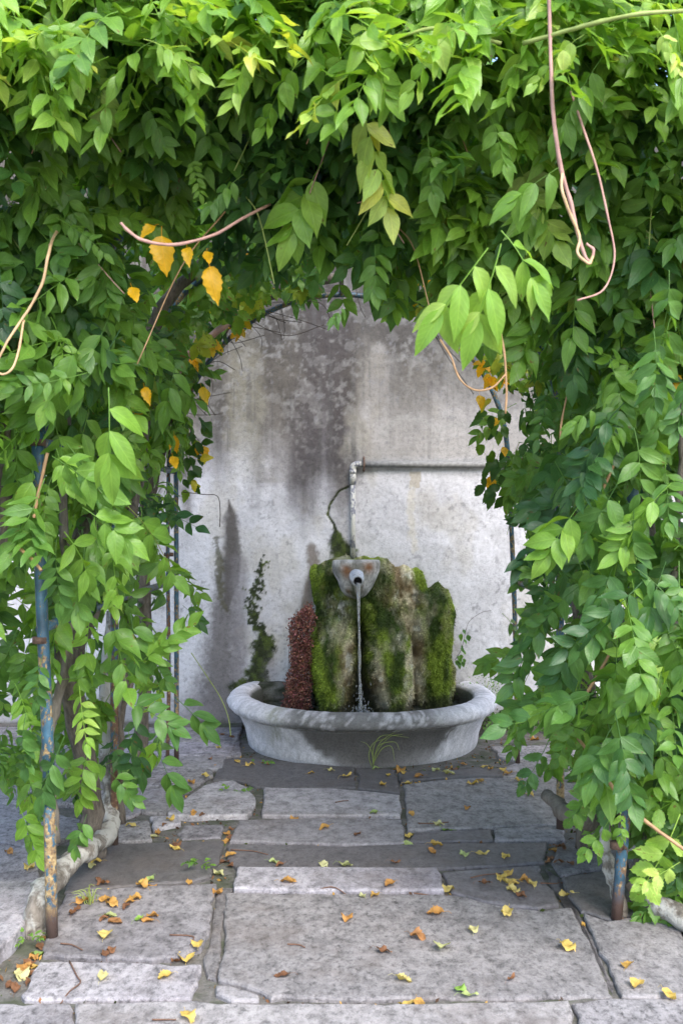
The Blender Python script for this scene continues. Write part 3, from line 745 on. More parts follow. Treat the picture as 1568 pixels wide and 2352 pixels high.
add_white = np.exp(-(((GX + .02) / .07) ** 2 + ((GZ - .93) / .07) ** 2)) * ss(.45, .6, gf); col = mixc(col, np.array([.55, .53, .5]), add_white * .9)
wet_shade = (1 - ss(.22, .34, GZ + n2 * .25)) * .75 + np.exp(-((GX - .135) / (.035 + .07 * (1 - ss(.25, .6, GZ)))) ** 2) * (1 - ss(.6, .95, GZ)) * .95  # wet foot, plus shade painted into the groove between the lobes
col = mixc(col, np.array([.035, .037, .022]), np.clip(wet_shade, 0, .85))
col = 1.3 * col * (.55 + .9 * fbm(GX * 55, GZ * 20, 150, 3))[..., None] * (.75 + .5 * fbm(GX * 18, GZ * 14, 151, 3))[..., None]
keep = D > .012
Vr = np.stack([GX, WALL_Y - D + .01, GZ], -1)
w = len(gx)
jj, ii = np.meshgrid(np.arange(len(gz) - 1), np.arange(w - 1), indexing='ij')
a = (jj * w + ii); ok = keep[:-1, :-1] | keep[1:, :-1] | keep[:-1, 1:] | keep[1:, 1:]
a = a[ok]; F = np.stack([a, a + 1, a + w + 1, a + w], 1)
used = np.zeros(GX.size, bool); used[F.ravel()] = True; remap = np.cumsum(used) - 1
rock = build('mossy_rock', Vr.reshape(-1, 3)[used] - np.array([FC[0], FC[1], 0]), remap[F], M['rock'], fountain, color=col.reshape(-1, 3)[used])
# moss filaments: too many to count
def tufts(n, name, parent, org, pick, length, wid, colf):
    P, Nrm, Cc = pick(n); m = len(P)
    L = rng.uniform(*length, m); S = rng.normal(0, 1, (m, 3)); 
    d = Nrm * .75 + np.array([0, 0, -.75]) + S * .38; d /= np.linalg.norm(d, axis=1)[:, None]
    sd = np.cross(d, rng.normal(0, 1, (m, 3))); sd /= np.linalg.norm(sd, axis=1)[:, None]
    Wd = rng.uniform(*wid, m)[:, None]
    V3 = np.stack([P - sd * Wd, P + sd * Wd, P + d * L[:, None]], 1).reshape(-1, 3) - np.array(org)
    k = rng.uniform(.4, 1.8, m)[:, None] * Cc
    Cv = np.stack([k * .8, k * .8, k * 1.25], 1).reshape(-1, 3)
    o = build(name, V3, np.arange(m * 3).reshape(-1, 3), M['moss'], parent, smooth=False, color=Cv)
    o['kind'] = 'stuff'
    return o
gyD, gxD = np.gradient(D, .0085)
def pick_rock(n):
    wgt = np.where(D > .03, np.clip(mossy * .8 + .25, .05, 1.2) * (1 - .85 * np.clip(wet_shade, 0, 1)), 0)
    wgt *= np.sqrt(1 + gyD ** 2 + gxD ** 2).clip(1, 3)
    idx = rng.choice(GX.size, n, p=(wgt / wgt.sum()).ravel())
    P = Vr.reshape(-1, 3)[idx] + rng.normal(0, .004, (n, 3)) * (1, 0, 1)
    nn = np.stack([gxD.ravel()[idx] * -1, -np.ones(n), -gyD.ravel()[idx]], 1); 
    nn /= np.linalg.norm(nn, axis=1)[:, None]
    return P, nn, col.reshape(-1, 3)[idx]
tufts(32000, 'moss', rock, (FC[0], FC[1], 0), pick_rock, (.008, .022), (.0016, .0036), None)
def pick_wall(n):
    wgt = np.where(mossmap > .5, 1.0, 0) * (v > 1215)
    idx = rng.choice(XX.size, n, p=(wgt / wgt.sum()).ravel())
    P = np.stack([XX.ravel()[idx], np.full(n, WALL_Y - .008), ZZ.ravel()[idx]], 1) + rng.normal(0, .004, (n, 3)) * (1, 0, 1)
    return P, np.tile((0, -1.0, 0), (n, 1)), moss_green.reshape(-1, 3)[idx] * 1.15
tufts(5000, 'moss', wall, (0, 0, 0), pick_wall, (.004, .013), (.0012, .003), None)

# corbel and spout
SP = (.105, 7.46, 1.262)
pr = [(.0, .0), (.06, .001), (.12, .0), (.158, -.002), (.168, -.009), (.172, -.022), (.168, -.05), (.160, -.08), (.150, -.115), (.136, -.15), (.118, -.185), (.096, -.22), (.07, -.25), (.04, -.272), (.0, -.28)]
Vc, Fc = lathe(pr, math.pi * .98, 2.02 * math.pi, 60, SP)
aa = np.arctan2(Vc[:, 1] - SP[1], Vc[:, 0] - SP[0])
lm = (fbm(Vc[:, 0] * 14, Vc[:, 2] * 14, 5, 4) - .5) * .04
rr = np.hypot(Vc[:, 0] - SP[0], Vc[:, 1] - SP[1]) + 1e-6
Vc[:, 0] += lm * (Vc[:, 0] - SP[0]) / rr; Vc[:, 1] += lm * (Vc[:, 1] - SP[1]) / rr
f = fbm(Vc[:, 0] * 22, Vc[:, 2] * 22, 9, 4)
cc = np.ones((len(Vc), 3)) * np.array([.66, .64, .62])
cc = mixc(cc, np.array([.24, .23, .2]), ss(.45, .62, f) * .8)
for ox, oz, rr_ in ((.19, 1.215, .035), (.03, 1.2, .03), (.045, 1.17, .03), (.05, 1.05, .022)):
    cc = mixc(cc, np.array([.36, .155, .06]), np.exp(-((Vc[:, 0] - ox) ** 2 + (Vc[:, 2] - oz) ** 2) / rr_ ** 2) * ss(.3, .5, f + .1))
cc = mixc(cc, np.array([.06, .08, .02]), (ss(.50, .62, fbm(Vc[:, 0] * 12 + 3, Vc[:, 2] * 12, 19, 4)) * (Vc[:, 2] < 1.10) + (1 - ss(.96, 1.04, Vc[:, 2]))).clip(0, 1) * .85)
build('corbel', Vc - np.array([FC[0], FC[1], 0]), Fc, M['rock'], fountain, color=cc)
# ribbed spout pipe, pointing at the viewer and slightly down
S0 = np.array([.103, 7.31, 1.157]); S1 = np.array([.111, 7.165, 1.128]); dv = (S1 - S0); Ls = np.linalg.norm(dv); dv /= Ls
rows = []; rads = []
for t, r_ in [(0, .050), (.1, .051), (.18, .051), (.22, .046), (.3, .046), (.34, .049), (.46, .049), (.5, .044), (.58, .044), (.62, .047), (.72, .046), (.76, .040), (.84, .039), (.88, .036), (1.0, .0355), (1.0, .029), (.97, .028)]:
    rows.append(S0 + dv * Ls * t); rads.append(r_)
def ringtube(C, rd, d, sides=20):
    u_ = np.cross(d, (0, 0, 1.0)); u_ /= np.linalg.norm(u_); w_ = np.cross(u_, d); V = []; F = []
    a_ = np.arange(sides) * 2 * math.pi / sides
    for c_, r_ in zip(C, rd): V.append(c_ + np.outer(np.cos(a_) * r_, u_) + np.outer(np.sin(a_) * r_, w_))
    for k in range(len(C) - 1):
        for s in range(sides): F.append((k * sides + s, k * sides + (s + 1) % sides, (k + 1) * sides + (s + 1) % sides, (k + 1) * sides + s))
    return np.concatenate(V), F
sp_o = child('spout', ringtube(rows, rads, dv), M['spout'], fountain, smooth=False)
Vi, Fi = ringtube([S0 + dv * Ls * .97, S0 + dv * Ls * .4], [.0282, .028], dv); Fi.append(tuple(range(20, 40)))
build('bore', Vi - np.array([FC[0], FC[1], 0]), Fi, M['spout_in'], sp_o, smooth=False)
# stone ledge at the back of the basin
lv = []
for (x, y, z) in [(-.72, 7.70, .10), (-.20, 7.66, .10), (-.20, 7.9, .10), (-.72, 7.9, .10), (-.70, 7.73, .325), (-.20, 7.70, .335), (-.20, 7.9, .345), (-.72, 7.9, .335)]: lv.append((x, y, z))
lb = bmesh.new()
vs_ = [lb.verts.new(p) for p in lv]
for q in [(0, 1, 2, 3)[::-1], (4, 5, 6, 7), (0, 1, 5, 4), (1, 2, 6, 5), (2, 3, 7, 6), (3, 0, 4, 7)]: lb.faces.new([vs_[i] for i in q])
bmesh.ops.subdivide_edges(lb, edges=lb.edges[:], cuts=7, use_grid_fill=True)
lV = np.array([v_.co[:] for v_ in lb.verts]); lb.verts.index_update(); lF = [tuple(v_.index for v_ in f_.verts) for f_ in lb.faces]; lb.free()
lV += (np.stack([fbm(lV[:, 0] * 9, lV[:, 2] * 9 + lV[:, 1] * 5, s_, 3) for s_ in (1, 2, 3)], 1) - .5) * .04
lc = mixc(np.array([.05, .055, .03]), np.array([.22, .21, .18]), ss(.45, .65, fbm(lV[:, 0] * 14, lV[:, 2] * 14, 30, 3)))
build('back_ledge', lV - np.array([FC[0], FC[1], 0]), lF, M['rock'], fountain, color=lc)
tag(fountain, 'stone wall fountain with rolled rim basin, mossy rock and ribbed spout', 'fountain')

# water in the basin, with rings under the jet
pr = [(r_, 0) for r_ in np.linspace(0, .8, 34)]
Vw, Fw = lathe(pr, math.pi - .45, 2 * math.pi + .45, 70, (FC[0], FC[1], .205))
dd = np.hypot(Vw[:, 0] - .135, Vw[:, 1] - 7.16); Vw[:, 2] += np.cos(dd * 110) * .0035 * np.exp(-dd * 5)
wo = build('water', Vw, Fw, M['pool']); tag(wo, kind='structure')
# the falling jet: a few twisting strands
parts = []
for k in range(4):
    zz_ = np.linspace(1.118, .225, 26); tt = np.linspace(0, 1, 26)
    xo = .113 + .016 * tt + .007 * np.sin(tt * 11 + k * 1.7) * (.4 + tt) * (k > 0)
    yo = 7.163 - .03 * np.sqrt(tt) + .006 * np.cos(tt * 9 + k * 2.1) * (k > 0)
    r_ = (np.interp(tt, [0, .08, .3, .7, .88, 1], [.016, .011, .0065, .005, .008, .02]) if k == 0 else np.interp(tt, [0, .2, .8, 1], [.006, .0035, .003, .007]))
    parts.append(tube(np.stack([xo, yo, zz_], 1), r_, 7, .35, seed=k))
Vj, Fj = join(parts); jo = build('water_jet', Vj, Fj, M['stream'])
tag(jo, 'thin stream of clear water falling from the spout into the basin', 'water stream')
bm = bmesh.new()
for k in range(150):
    rr_ = abs(rng.normal(0, .05)); an = rng.uniform(0, 6.28)
    m_ = Matrix.Translation((.128 + rr_ * math.cos(an), 7.13 + rr_ * .7 * math.sin(an), .235 + rng.exponential(.045))) 
    bmesh.ops.create_icosphere(bm, subdivisions=1, radius=rng.uniform(.0018, .005), matrix=m_ @ Matrix.Diagonal((1, 1, rng.uniform(1, 3), 1)))
me = bpy.data.meshes.new('splash'); bm.to_mesh(me); bm.free(); me.materials.append(M['stream'])
so = bpy.data.objects.new('splash', me); COL.objects.link(so); tag(so, 'white water splash where the jet meets the basin pool', 'splash', kind='stuff')

# ================================================================== blue metal pergola
pergola = rooted(empty('metal_pergola', (0, 4.0, 0)))
def post(P, r, m='blue', **kw): return child('post', tube(smooth_path(P, 5), r, 14), M[m], pergola, **kw)
arches = []
def arch(y, xl, xr, z0, r, m='blue'):
    c_ = (xl + xr) / 2; hw = (xr - xl) / 2
    A_ = np.linspace(math.pi, 0, 41)
    child('arch', tube([(c_ + hw * math.cos(t), y, z0 + hw * math.sin(t)) for t in A_], r, 10), M[m], pergola)
post([(-1.085, 3.95, 0), (-1.10, 3.95, .7), (-1.125, 3.95, 1.3), (-1.14, 3.95, 1.9)], .0225); 
post([(1.08, 4.14, 0), (1.12, 4.14, .5), (1.15, 4.14, 1.0), (1.14, 4.14, 1.9)], .0225, 'blue_clean')
arch(4.04, -1.14, 1.14, 1.9, .02)
post([(-1.09, 5.06, 0), (-1.09, 5.06, 1.0), (-1.09, 5.06, 1.9)], .019, 'blue_dark'); post([(1.1, 5.3, 0), (1.1, 5.3, 1), (1.09, 5.3, 1.9)], .02)

arch(5.15, -1.09, 1.09, 1.9, .018)
post([(-1.052, 6.72, 0), (-1.052, 6.72, 1), (-1.055, 6.72, 1.93)], .0155); post([(-1.1, 6.66, 0), (-1.09, 6.66, .6), (-1.098, 6.66, 1.3), (-1.09, 6.66, 2.1)], .0125, 'blue_dark')
post([(1.12, 6.7, 0), (1.1, 6.7, 1), (1.06, 6.7, 1.93)], .0155)
arch(6.72, -1.055, 1.06, 1.93, .0165)
for z_ in (1.16, 1.86):                                 # rails tie the frames together
    child('side_rail', tube([(-1.13, 3.95, z_), (-1.1, 5.06, z_ + .01), (-1.075, 6.7, z_)], .019, 10), M['blue'], pergola)
    child('side_rail', tube([(1.15, 4.14, z_), (1.11, 5.3, z_), (1.1, 6.7, z_)], .019, 10), M['blue'], pergola)
for a_ in (math.pi / 2, math.pi * .28, math.pi * .72):
    child('roof_rail', tube([(1.1 * math.cos(a_), 4.04, 1.92 + 1.1 * math.sin(a_)), (1.07 * math.cos(a_), 6.72, 1.93 + 1.07 * math.sin(a_))], .014, 8), M['blue_dark'], pergola)
for (x, y, z) in [(-1.128, 3.95, 1.12), (-1.138, 3.95, 1.86), (-1.096, 6.69, 1.33), (-1.07, 6.7, 1.95), (1.085, 4.14, .29), (1.15, 4.14, 1.16)]:
    child('clamp', tube([(x, y, z - .012), (x, y, z + .012)], .031, 12), M['rust'], pergola)
    child('clamp_bolt', tube([(x + .02, y - .045, z), (x + .02, y + .03, z)], .006, 6), M['rust'], pergola)
child('wire_tie', tube(smooth_path([(-1.02, 6.64, 2.16), (-1.0, 6.62, 2.12), (-.985, 6.65, 2.08), (-1.03, 6.67, 2.06)], 5), .004, 5), M['wire'], pergola)
tag(pergola, 'blue painted tubular metal pergola with flaking rusty posts carrying the vines', 'pergola')

# ================================================================== leaf templates
def leaflet(L, W, rg, toothed=False, rows=7, fold=None, curl=.22, wave=.07):
    """one blade along +x in the xy plane: (verts, tris, uv)"""
    if toothed: rows = 11
    if fold is None: fold = rg.uniform(.05, .55)
    ts = np.linspace(0, 1, rows + 2)[1:-1]
    wf = np.sin(np.pi * ts ** .82) ** .85 * (1 - .32 * ts ** 3) * (1 - .25 * ss(.75, 1, ts))
    V = [(0, 0, 0)]; uv = [(.5, 0)]
    bend = rg.normal(0, .05); cz = curl * rg.uniform(-.3, 2.4); ph = rg.uniform(0, 6.3)
    for k, t in enumerate(ts):
        w_ = W * .5 * wf[k]; x = L * t; zc = -cz * L * t ** 2; yc = bend * L * t * t
        for sgn in (-1, 0, 1):
            ww = w_; xx = x
            if toothed and sgn: ww = w_ * (1.06 if k % 2 else .89); xx = x + (L * .025 if k % 2 else -.01 * L)
            V.append((xx, yc + sgn * ww, zc + (abs(sgn) * fold * ww if sgn else 0) + (wave * W * math.sin(ph + t * 9 + sgn) if sgn else 0)))
            uv.append((.5 + sgn * .5 * max(wf[k], .15), t))
    V.append((L, bend * L, -cz * L)); uv.append((.5, 1))
    n = len(ts); F = [(0, 2, 1), (0, 3, 2)]
    for k in range(n - 1):
        a = 1 + k * 3
        for s_ in (0, 1): F += [(a + s_, a + s_ + 1, a + 3 + s_ + 1), (a + s_, a + s_ + 4, a + s_ + 3)]
    a = 1 + (n - 1) * 3; e = len(V) - 1
    F += [(a, a + 1, e), (a + 1, a + 2, e)]
    return np.array(V), np.array(F), np.array(uv)
def rot(axis, a):
    return np.array(Matrix.Rotation(a, 3, axis))
class Tpl: pass
def finish(parts, rach, rr):
    V = []; F = []; U_ = []; o = 0
    for v_, f_, u_ in parts: V.append(v_); F.append(f_ + o); U_.append(u_); o += len(v_)
    if rach is not None:
        tv, tf = tube(rach, rr, 3, cap=False)
        tri = np.array([t for q in tf for t in ((q[0], q[1], q[2]), (q[0], q[2], q[3]))])
        V.append(tv); F.append(tri + o); U_.append(np.tile((.5, .5), (len(tv), 1)))
    t = Tpl(); t.V = np.concatenate(V); t.F = np.concatenate(F); t.U = np.concatenate(U_)
    return t
def pinnate(seed, npairs=5, L=.28, lw=.42, toothed=False, ll=.115, droop=.35, ang=56):
    rg = np.random.default_rng(seed); parts = []
    side = rg.normal(0, .06)
    def P(s): return np.array([L * s * (1 - .1 * s), side * L * s * s, -droop * L * s * s])
    for k in range(npairs):
        s = .30 + .62 * k / max(1, npairs - 1) * (1 if npairs > 1 else 0)
        for sg in (-1, 1):
            if rg.random() < .05: continue
            l_ = ll * (.72 + .38 * math.sin(math.pi * (.18 + .62 * s))) * rg.uniform(.88, 1.1)
            v_, f_, u_ = leaflet(l_, l_ * lw * rg.uniform(.9, 1.12), rg, toothed)
            M_ = rot('Z', sg * R(ang - 14 * s + rg.normal(0, 7))) @ rot('Y', R(rg.uniform(-6, 46))) @ rot('X', R(rg.normal(0, 24)))
            parts.append((v_ @ M_.T + P(s + rg.normal(0, .012)) , f_, u_))
    l_ = ll * rg.uniform(.95, 1.15)
    v_, f_, u_ = leaflet(l_, l_ * lw, rg, toothed)
    M_ = rot('Z', R(rg.normal(0, 10))) @ rot('Y', R(rg.uniform(10, 40)))
    parts.append((v_ @ M_.T + P(1.0), f_, u_))
    return finish(parts, np.array([P(s) for s in np.linspace(0, 1, 6)]), [.0022, .0012])
def palmate(seed, n=5, ll=.11, lw=.5):
    rg = np.random.default_rng(seed); parts = []
    for k in range(n):
        a = (k - (n - 1) / 2) * R(46 if n > 3 else 60) + rg.normal(0, .08)
        l_ = ll * (1 - .22 * abs(k - (n - 1) / 2) / 2) * rg.uniform(.9, 1.1)
        v_, f_, u_ = leaflet(l_, l_ * lw, rg, True, fold=.15, curl=.25)
        parts.append((v_ @ (rot('Z', a) @ rot('Y', R(rg.uniform(0, 25)))).T + np.array([.07, 0, 0]), f_, u_))
    return finish(parts, np.array([(0, 0, 0), (.035, 0, .004), (.07, 0, 0)]), .0013)
def single(seed, L=.1, lw=.62, toothed=True, curl=.4):
    rg = np.random.default_rng(seed)
    v_, f_, u_ = leaflet(L, L * lw, rg, toothed, curl=curl, wave=.08)
    return finish([(v_ + np.array([.03, 0, 0]), f_, u_)], np.array([(0, 0, 0), (.015, 0, .003), (.03, 0, 0)]), .0012)
T = {}
T['wist'] = [pinnate(10 + k, [4, 5, 5, 6, 4, 3, 5, 6][k % 8], [.23, .27, .25, .30, .21, .19, .28, .30][k % 8] * (1, .9)[k // 8], [.50, .45, .53, .43, .51, .54, .46, .40][(k * 3) % 8], ll=[.105, .10, .092, .095, .112, .118, .095, .088][k % 8] * (1, .86)[k // 8], droop=[.3, .45, .2, .5, .35, .25, .6, .35][k % 8] * (1, 1.5)[k // 8]) for k in range(16)]
T['young'] = [pinnate(40 + k, 6, .26, .44, ll=.062, droop=.35, ang=64) for k in range(3)]
T['trump'] = [pinnate(60 + k, [3, 4, 4][k], [.2, .25, .22][k], .56, True, .075, .4, 60) for k in range(3)]
T['creep'] = [palmate(80 + k, [5, 3, 5, 3][k], [.10, .12, .09, .115][k], [.5, .62, .48, .58][k]) for k in range(4)]
T['heart'] = [single(95 + k, .10, [.62, .7, .55][k], True) for k in range(3)]
ME = {}
def tpl_mesh(kind, k, m):
    key = (kind, k, m.name)
    if key not in ME:
        t = T[kind][k]
        o = build('leaf', t.V, t.F, m, tint=np.zeros(len(t.V)), uv=t.U)
        ME[key] = o.data; bpy.data.objects.remove(o)
    return ME[key]

class Leaves:
    """all leaves of one plant: the ones that show most become objects, the rest one mass"""
    def __init__(s, root, m, cap): s.root = root; s.m = m; s.cap = cap; s.L = []; s.hero = []
    def add(s, p, d, n, kind, k, scale, tint, hero=False):
        d = np.array(d, float); d /= np.linalg.norm(d)
        n = np.array(n, float); n = n - d * np.dot(n, d)
        if np.linalg.norm(n) < .05: n = np.cross(d, (1, 0, 0.3))
        n /= np.linalg.norm(n)
        Rm = np.stack([d, np.cross(n, d), n], 1) * scale
        (s.hero if hero else s.L).append((np.array(p, float), Rm, kind, k % len(T[kind]), tint, d * scale * .2))
    def emit(s):
        org = np.array(s.root.location)
        cell = {}; order = []
        for i, (p, Rm, kind, k, tint, e) in enumerate(s.L):
            c_ = p + e
            x = c_[0] / c_[1] * FPX + 784; y = 1176 - (c_[2] - 1.6) / c_[1] * FPX
            vis = -60 < x < 1630 and -60 < y < 2400
            cell.setdefault((int(x // 46), int(y // 46)), []).append((c_[1], i, vis))
        for ck, lst in cell.items():
            lst.sort()
            for rk, (dy, i, vis) in enumerate(lst): order.append((0 if vis else 1, rk, dy, i))
        order.sort()
        front = [o_[3] for o_ in order[:max(0, s.cap - len(s.hero))] if o_[0] == 0]; fs = set(front)
        for q in s.hero + [s.L[i] for i in front]:
            p, Rm, kind, k, tint, e = q
            o = link_copy('leaf', tpl_mesh(kind, k, s.m), s.root)
            Mx = Matrix(np.vstack([np.hstack([Rm, (p - org)[:, None]]), [0, 0, 0, 1]]).tolist())
            o.matrix_local = Mx
            o.color = (tint, 0, 0, 1)
        V = []; F = []; U_ = []; Tn = []; off = 0
        for i, q in enumerate(s.L):
            if i in fs: continue
            p, Rm, kind, k, tint, e = q; t = T[kind][k]
            V.append(t.V @ Rm.T + (p - org)); F.append(t.F + off); U_.append(t.U); Tn.append(np.full(len(t.V), tint)); off += len(t.V)
        if V:
            o = build('foliage', np.concatenate(V), np.concatenate(F), s.m, s.root, tint=np.concatenate(Tn), uv=np.concatenate(U_))
            o.color = (0, 0, 0, 1); o['kind'] = 'stuff'

# ================================================================== the plants
wl = rooted(empty('wisteria_vine', (-1.13, 4.2, 0))); tag(wl, 'wisteria vine climbing the post beside the leaf-filled gap, pale gnarled trunk', 'vine', 'wisteria over the pergola')
wr = rooted(empty('wisteria_vine', (1.3, 4.45, 0))); tag(wr, 'wisteria vine with thick smooth grey trunk and lime green hanging leaves', 'vine', 'wisteria over the pergola')
tc = rooted(empty('trumpet_creeper', (1.33, 3.95, 0))); tag(tc, 'low creeper with small toothed pale green leaves around the grey trunk', 'creeper')
cr = rooted(empty('virginia_creeper', (-1.2, 6.2, 0))); tag(cr, 'creeper with toothed green and bright yellow leaves under the arch', 'creeper')
LW, RW, TC, CR = Leaves(wl, M['leaf'], 300), Leaves(wr, M['leaf'], 300), Leaves(tc, M['leaf'], 150), Leaves(cr, M['creeper'], 260)

def trunk(root, P, r, m='bark', sides=10, rough=.14, name='trunk', seed=1):
    P = smooth_path(P, 7); P[1:-1] += np.random.default_rng(seed).normal(0, .004, (len(P) - 2, 3))
    return child(name, tube(P, r, sides, rough, seed=seed), M[m], root)
# left plant: gnarled pale trunk leaning back along the row, several risers
trunk(wl, [(-1.15, 4.02, -.03), (-1.16, 4.06, .10), (-1.14, 4.3, .13), (-1.11, 4.6, .12), (-1.09, 4.9, .10), (-1.12, 5.1, .2), (-1.17, 5.2, .6), (-1.15, 5.3, 1.1)], [.055, .052, .045, .04, .045, .042, .035, .03], 'bark_pale', seed=2)
trunk(wl, [(-1.15, 4.9, -.03), (-1.17, 4.85, .4), (-1.22, 4.7, .95), (-1.16, 4.7, 1.45), (-1.05, 4.8, 1.8), (-.98, 4.9, 2.2), (-.8, 4.9, 2.6), (-.4, 4.9, 2.95)], [.06, .052, .05, .05, .04, .036, .03, .02], 'bark', seed=3)
trunk(wl, [(-1.2, 4.75, .95), (-1.1, 4.95, 1.3), (-1.03, 5.2, 1.6), (-1.02, 5.4, 1.95), (-.95, 5.5, 2.35)], [.035, .03, .027, .025, .018], 'bark', seed=4)
trunk(wl, [(-1.17, 4.3, .25), (-1.2, 4.3, .62), (-1.19, 4.32, .72), (-1.14, 4.35, .95), (-1.12, 4.35, 1.2), (-1.16, 4.4, 1.7), (-1.12, 4.4, 2.2)], [.026, .026, .022, .02, .02, .018, .016], 'bark_root', seed=5)
trunk(wl, [(-1.34, 4.05, 1.3), (-1.28, 4.02, 1.55), (-1.27, 4.0, 1.98), (-1.22, 4.0, 2.02), (-1.34, 4.0, 2.2), (-1.30, 4.0, 2.4), (-1.1, 4.0, 2.62)], [.02, .026, .034, .034, .036, .036, .03], 'bark', seed=6)
trunk(wl, [(-1.13, 5.4, 0), (-1.16, 5.45, .4), (-1.12, 5.5, .8), (-1.15, 5.6, 1.2), (-1.1, 5.7, 1.8)], [.03, .028, .025, .022, .02], 'bark', seed=7)
trunk(wl, [(-1.12, 5.15, .1), (-1.06, 5.1, .3), (-1.07, 5.1, .55), (-1.02, 5.1, .8)], [.02, .018, .016, .012], 'bark', seed=8)
# stems that follow the rear arch
trunk(cr, [(-1.2, 6.2, -.02), (-1.17, 6.3, .7), (-1.2, 6.4, 1.4), (-1.14, 6.55, 2.0), (-1.03, 6.62, 2.4), (-.86, 6.64, 2.64), (-.66, 6.64, 2.86), (-.4, 6.62, 3.0), (0, 6.6, 3.08)], [.04, .04, .042, .05, .05, .045, .05, .04, .03], 'bark', seed=9)
trunk(cr, [(-1.2, 5.9, 1.6), (-1.2, 5.9, 2.0), (-1.18, 5.95, 2.18), (-1.0, 6.0, 2.28), (-.90, 6.0, 2.45), (-.72, 6.0, 2.62), (-.62, 6.0, 2.72), (-.57, 5.95, 2.95)], [.018, .022, .02, .022, .022, .02, .02, .018], 'stem_pink', sides=8, seed=10)
for k in range(26):                                     # dry tendrils round the arch
    a_ = rng.uniform(.9, 3.0); b_ = a_ + rng.normal(-.15, .25); y_ = rng.uniform(6.5, 6.75)
    p0 = np.array([1.06 * math.cos(a_), y_, 1.93 + 1.06 * math.sin(a_)]); p1 = np.array([rng.uniform(.8, 1.0) * math.cos(b_), y_ + .05, 1.93 + rng.uniform(.8, 1.0) * math.sin(b_)])
    md = (p0 + p1) / 2 + rng.normal(0, .05, 3)
    child('tendril', tube(smooth_path([p0, md, p1], 5), .0022, 4), M['stem_dark'], cr)
# right plant
trunk(wr, [(1.36, 4.55, -.03), (1.34, 4.5, .2), (1.35, 4.45, .5), (1.33, 4.45, .8), (1.38, 4.5, 1.2), (1.28, 4.5, 1.7), (1.2, 4.5, 2.2), (.95, 4.5, 2.6), (.5, 4.5, 2.95)], [.095, .075, .066, .06, .05, .045, .04, .03, .02], 'bark_root', sides=14, rough=.08, seed=11)
trunk(wr, [(1.34, 4.45, .6), (1.2, 4.4, .62), (1.12, 4.35, .6), (1.0, 4.4, .64), (.96, 4.6, .7)], [.04, .034, .03, .026, .02], 'bark_root', seed=12)
trunk(wr, [(1.32, 4.5, .25), (1.18, 4.45, .27), (1.08, 4.42, .30), (.96, 4.4, .33), (.9, 4.6, .36)], [.045, .04, .045, .04, .03], 'bark_root', seed=13)
trunk(wr, [(1.15, 4.2, .12), (1.25, 4.1, .06), (1.4, 3.95, .03), (1.6, 3.9, .02), (1.9, 3.9, -.02)], [.03, .045, .05, .05, .05], 'bark_pale', seed=14)
trunk(wr, [(1.10, 4.25, .45), (1.06, 4.25, .25), (1.1, 4.22, .08), (1.12, 4.2, -.02)], [.02, .024, .026, .03], 'bark_pale', seed=15)
trunk(wr, [(1.15, 5.0, 0), (1.18, 5.0, .6), (1.12, 5.0, 1.2), (1.16, 5.0, 1.9)], [.04, .035, .032, .03], 'bark', seed=16)
trunk(wr, [(.96, 4.1, .52), (1.05, 4.15, .72), (1.15, 4.2, 1.0), (1.22, 4.2, 1.4)], [.012, .012, .011, .01], 'bark_root', seed=17)
trunk(wr, [(1.22, 3.9, 1.2), (1.24, 3.9, 1.55), (1.26, 3.9, 1.9), (1.2, 3.9, 2.3)], [.014, .014, .013, .012], 'bark_root', seed=18)

def pick(kind): return int(rng.integers(len(T[kind])))
def jig(v_, s_): return np.array(v_, float) + rng.normal(0, s_, 3)
# ---- leaf masses, laid out in the pergola's own space
def side_mass(Lv, sgn, n, x0, x1, y0, y1, z0, z1, nrm, tint, ts=.12, kindf=None, keep=None, scale=(.85, 1.15)):
    k = 0; tries = 0
    while k < n and tries < n * 8:
        tries += 1
        x = rng.uniform(x0, x1); y = rng.uniform(y0, y1); z = rng.uniform(z0, z1)
        if keep is not None and not keep(x, y, z): continue
        kind = kindf() if kindf else ('wist' if rng.random() < .93 else 'young')
        d = jig((-sgn * .12, -.35, -.7), .5)
        t_ = tint(x, y, z) if callable(tint) else tint
        Lv.add((sgn * x, y, z), d, jig(nrm, .33), kind, pick(kind), rng.uniform(*scale), float(np.clip(t_ + rng.normal(0, ts), 0, .9)))
        k += 1
nz = lambda x, y, s_: float(fbm(x, y, s_, 3))
# left front column
keepFL = lambda x, y, z: (y > 4.12 or z > 1.45 or x > 1.28) and x > .82 + .10 * (nz(z * 3, y, 1) - .5) * 2 + max(0, (.75 - z)) * .25 and rng.random() < np.interp(z, [.3, .8, 1.4, 2.0], [.3, .45, .6, 1])
side_mass(LW, -1, 310, .72, 1.75, 3.45, 4.6, .42, 2.7, (.35, -1, .55), lambda x, y, z: .36 + .16 * (nz(x * 3, z * 3, 5) - .5) * 3, .13, keep=keepFL)
# left inner side, running back to the rear arch
keepML = lambda x, y, z: x > .95 + .10 * (nz(z * 3, y * 2, 2) - .5) * 2 and rng.random() < (1 if z > 1.7 else np.interp(y, [4.5, 5.6, 6.8], [.6, .4, .08]))
side_mass(LW, -1, 230, .82, 1.5, 4.5, 6.8, .35, 2.65, (.8, -.8, .4), .36, .14, keep=keepML)
# outside of the left row
side_mass(LW, -1, 100, 1.3, 2.2, 4.2, 6.6, .2, 2.6, (-.2, -1, .6), .3, .12)
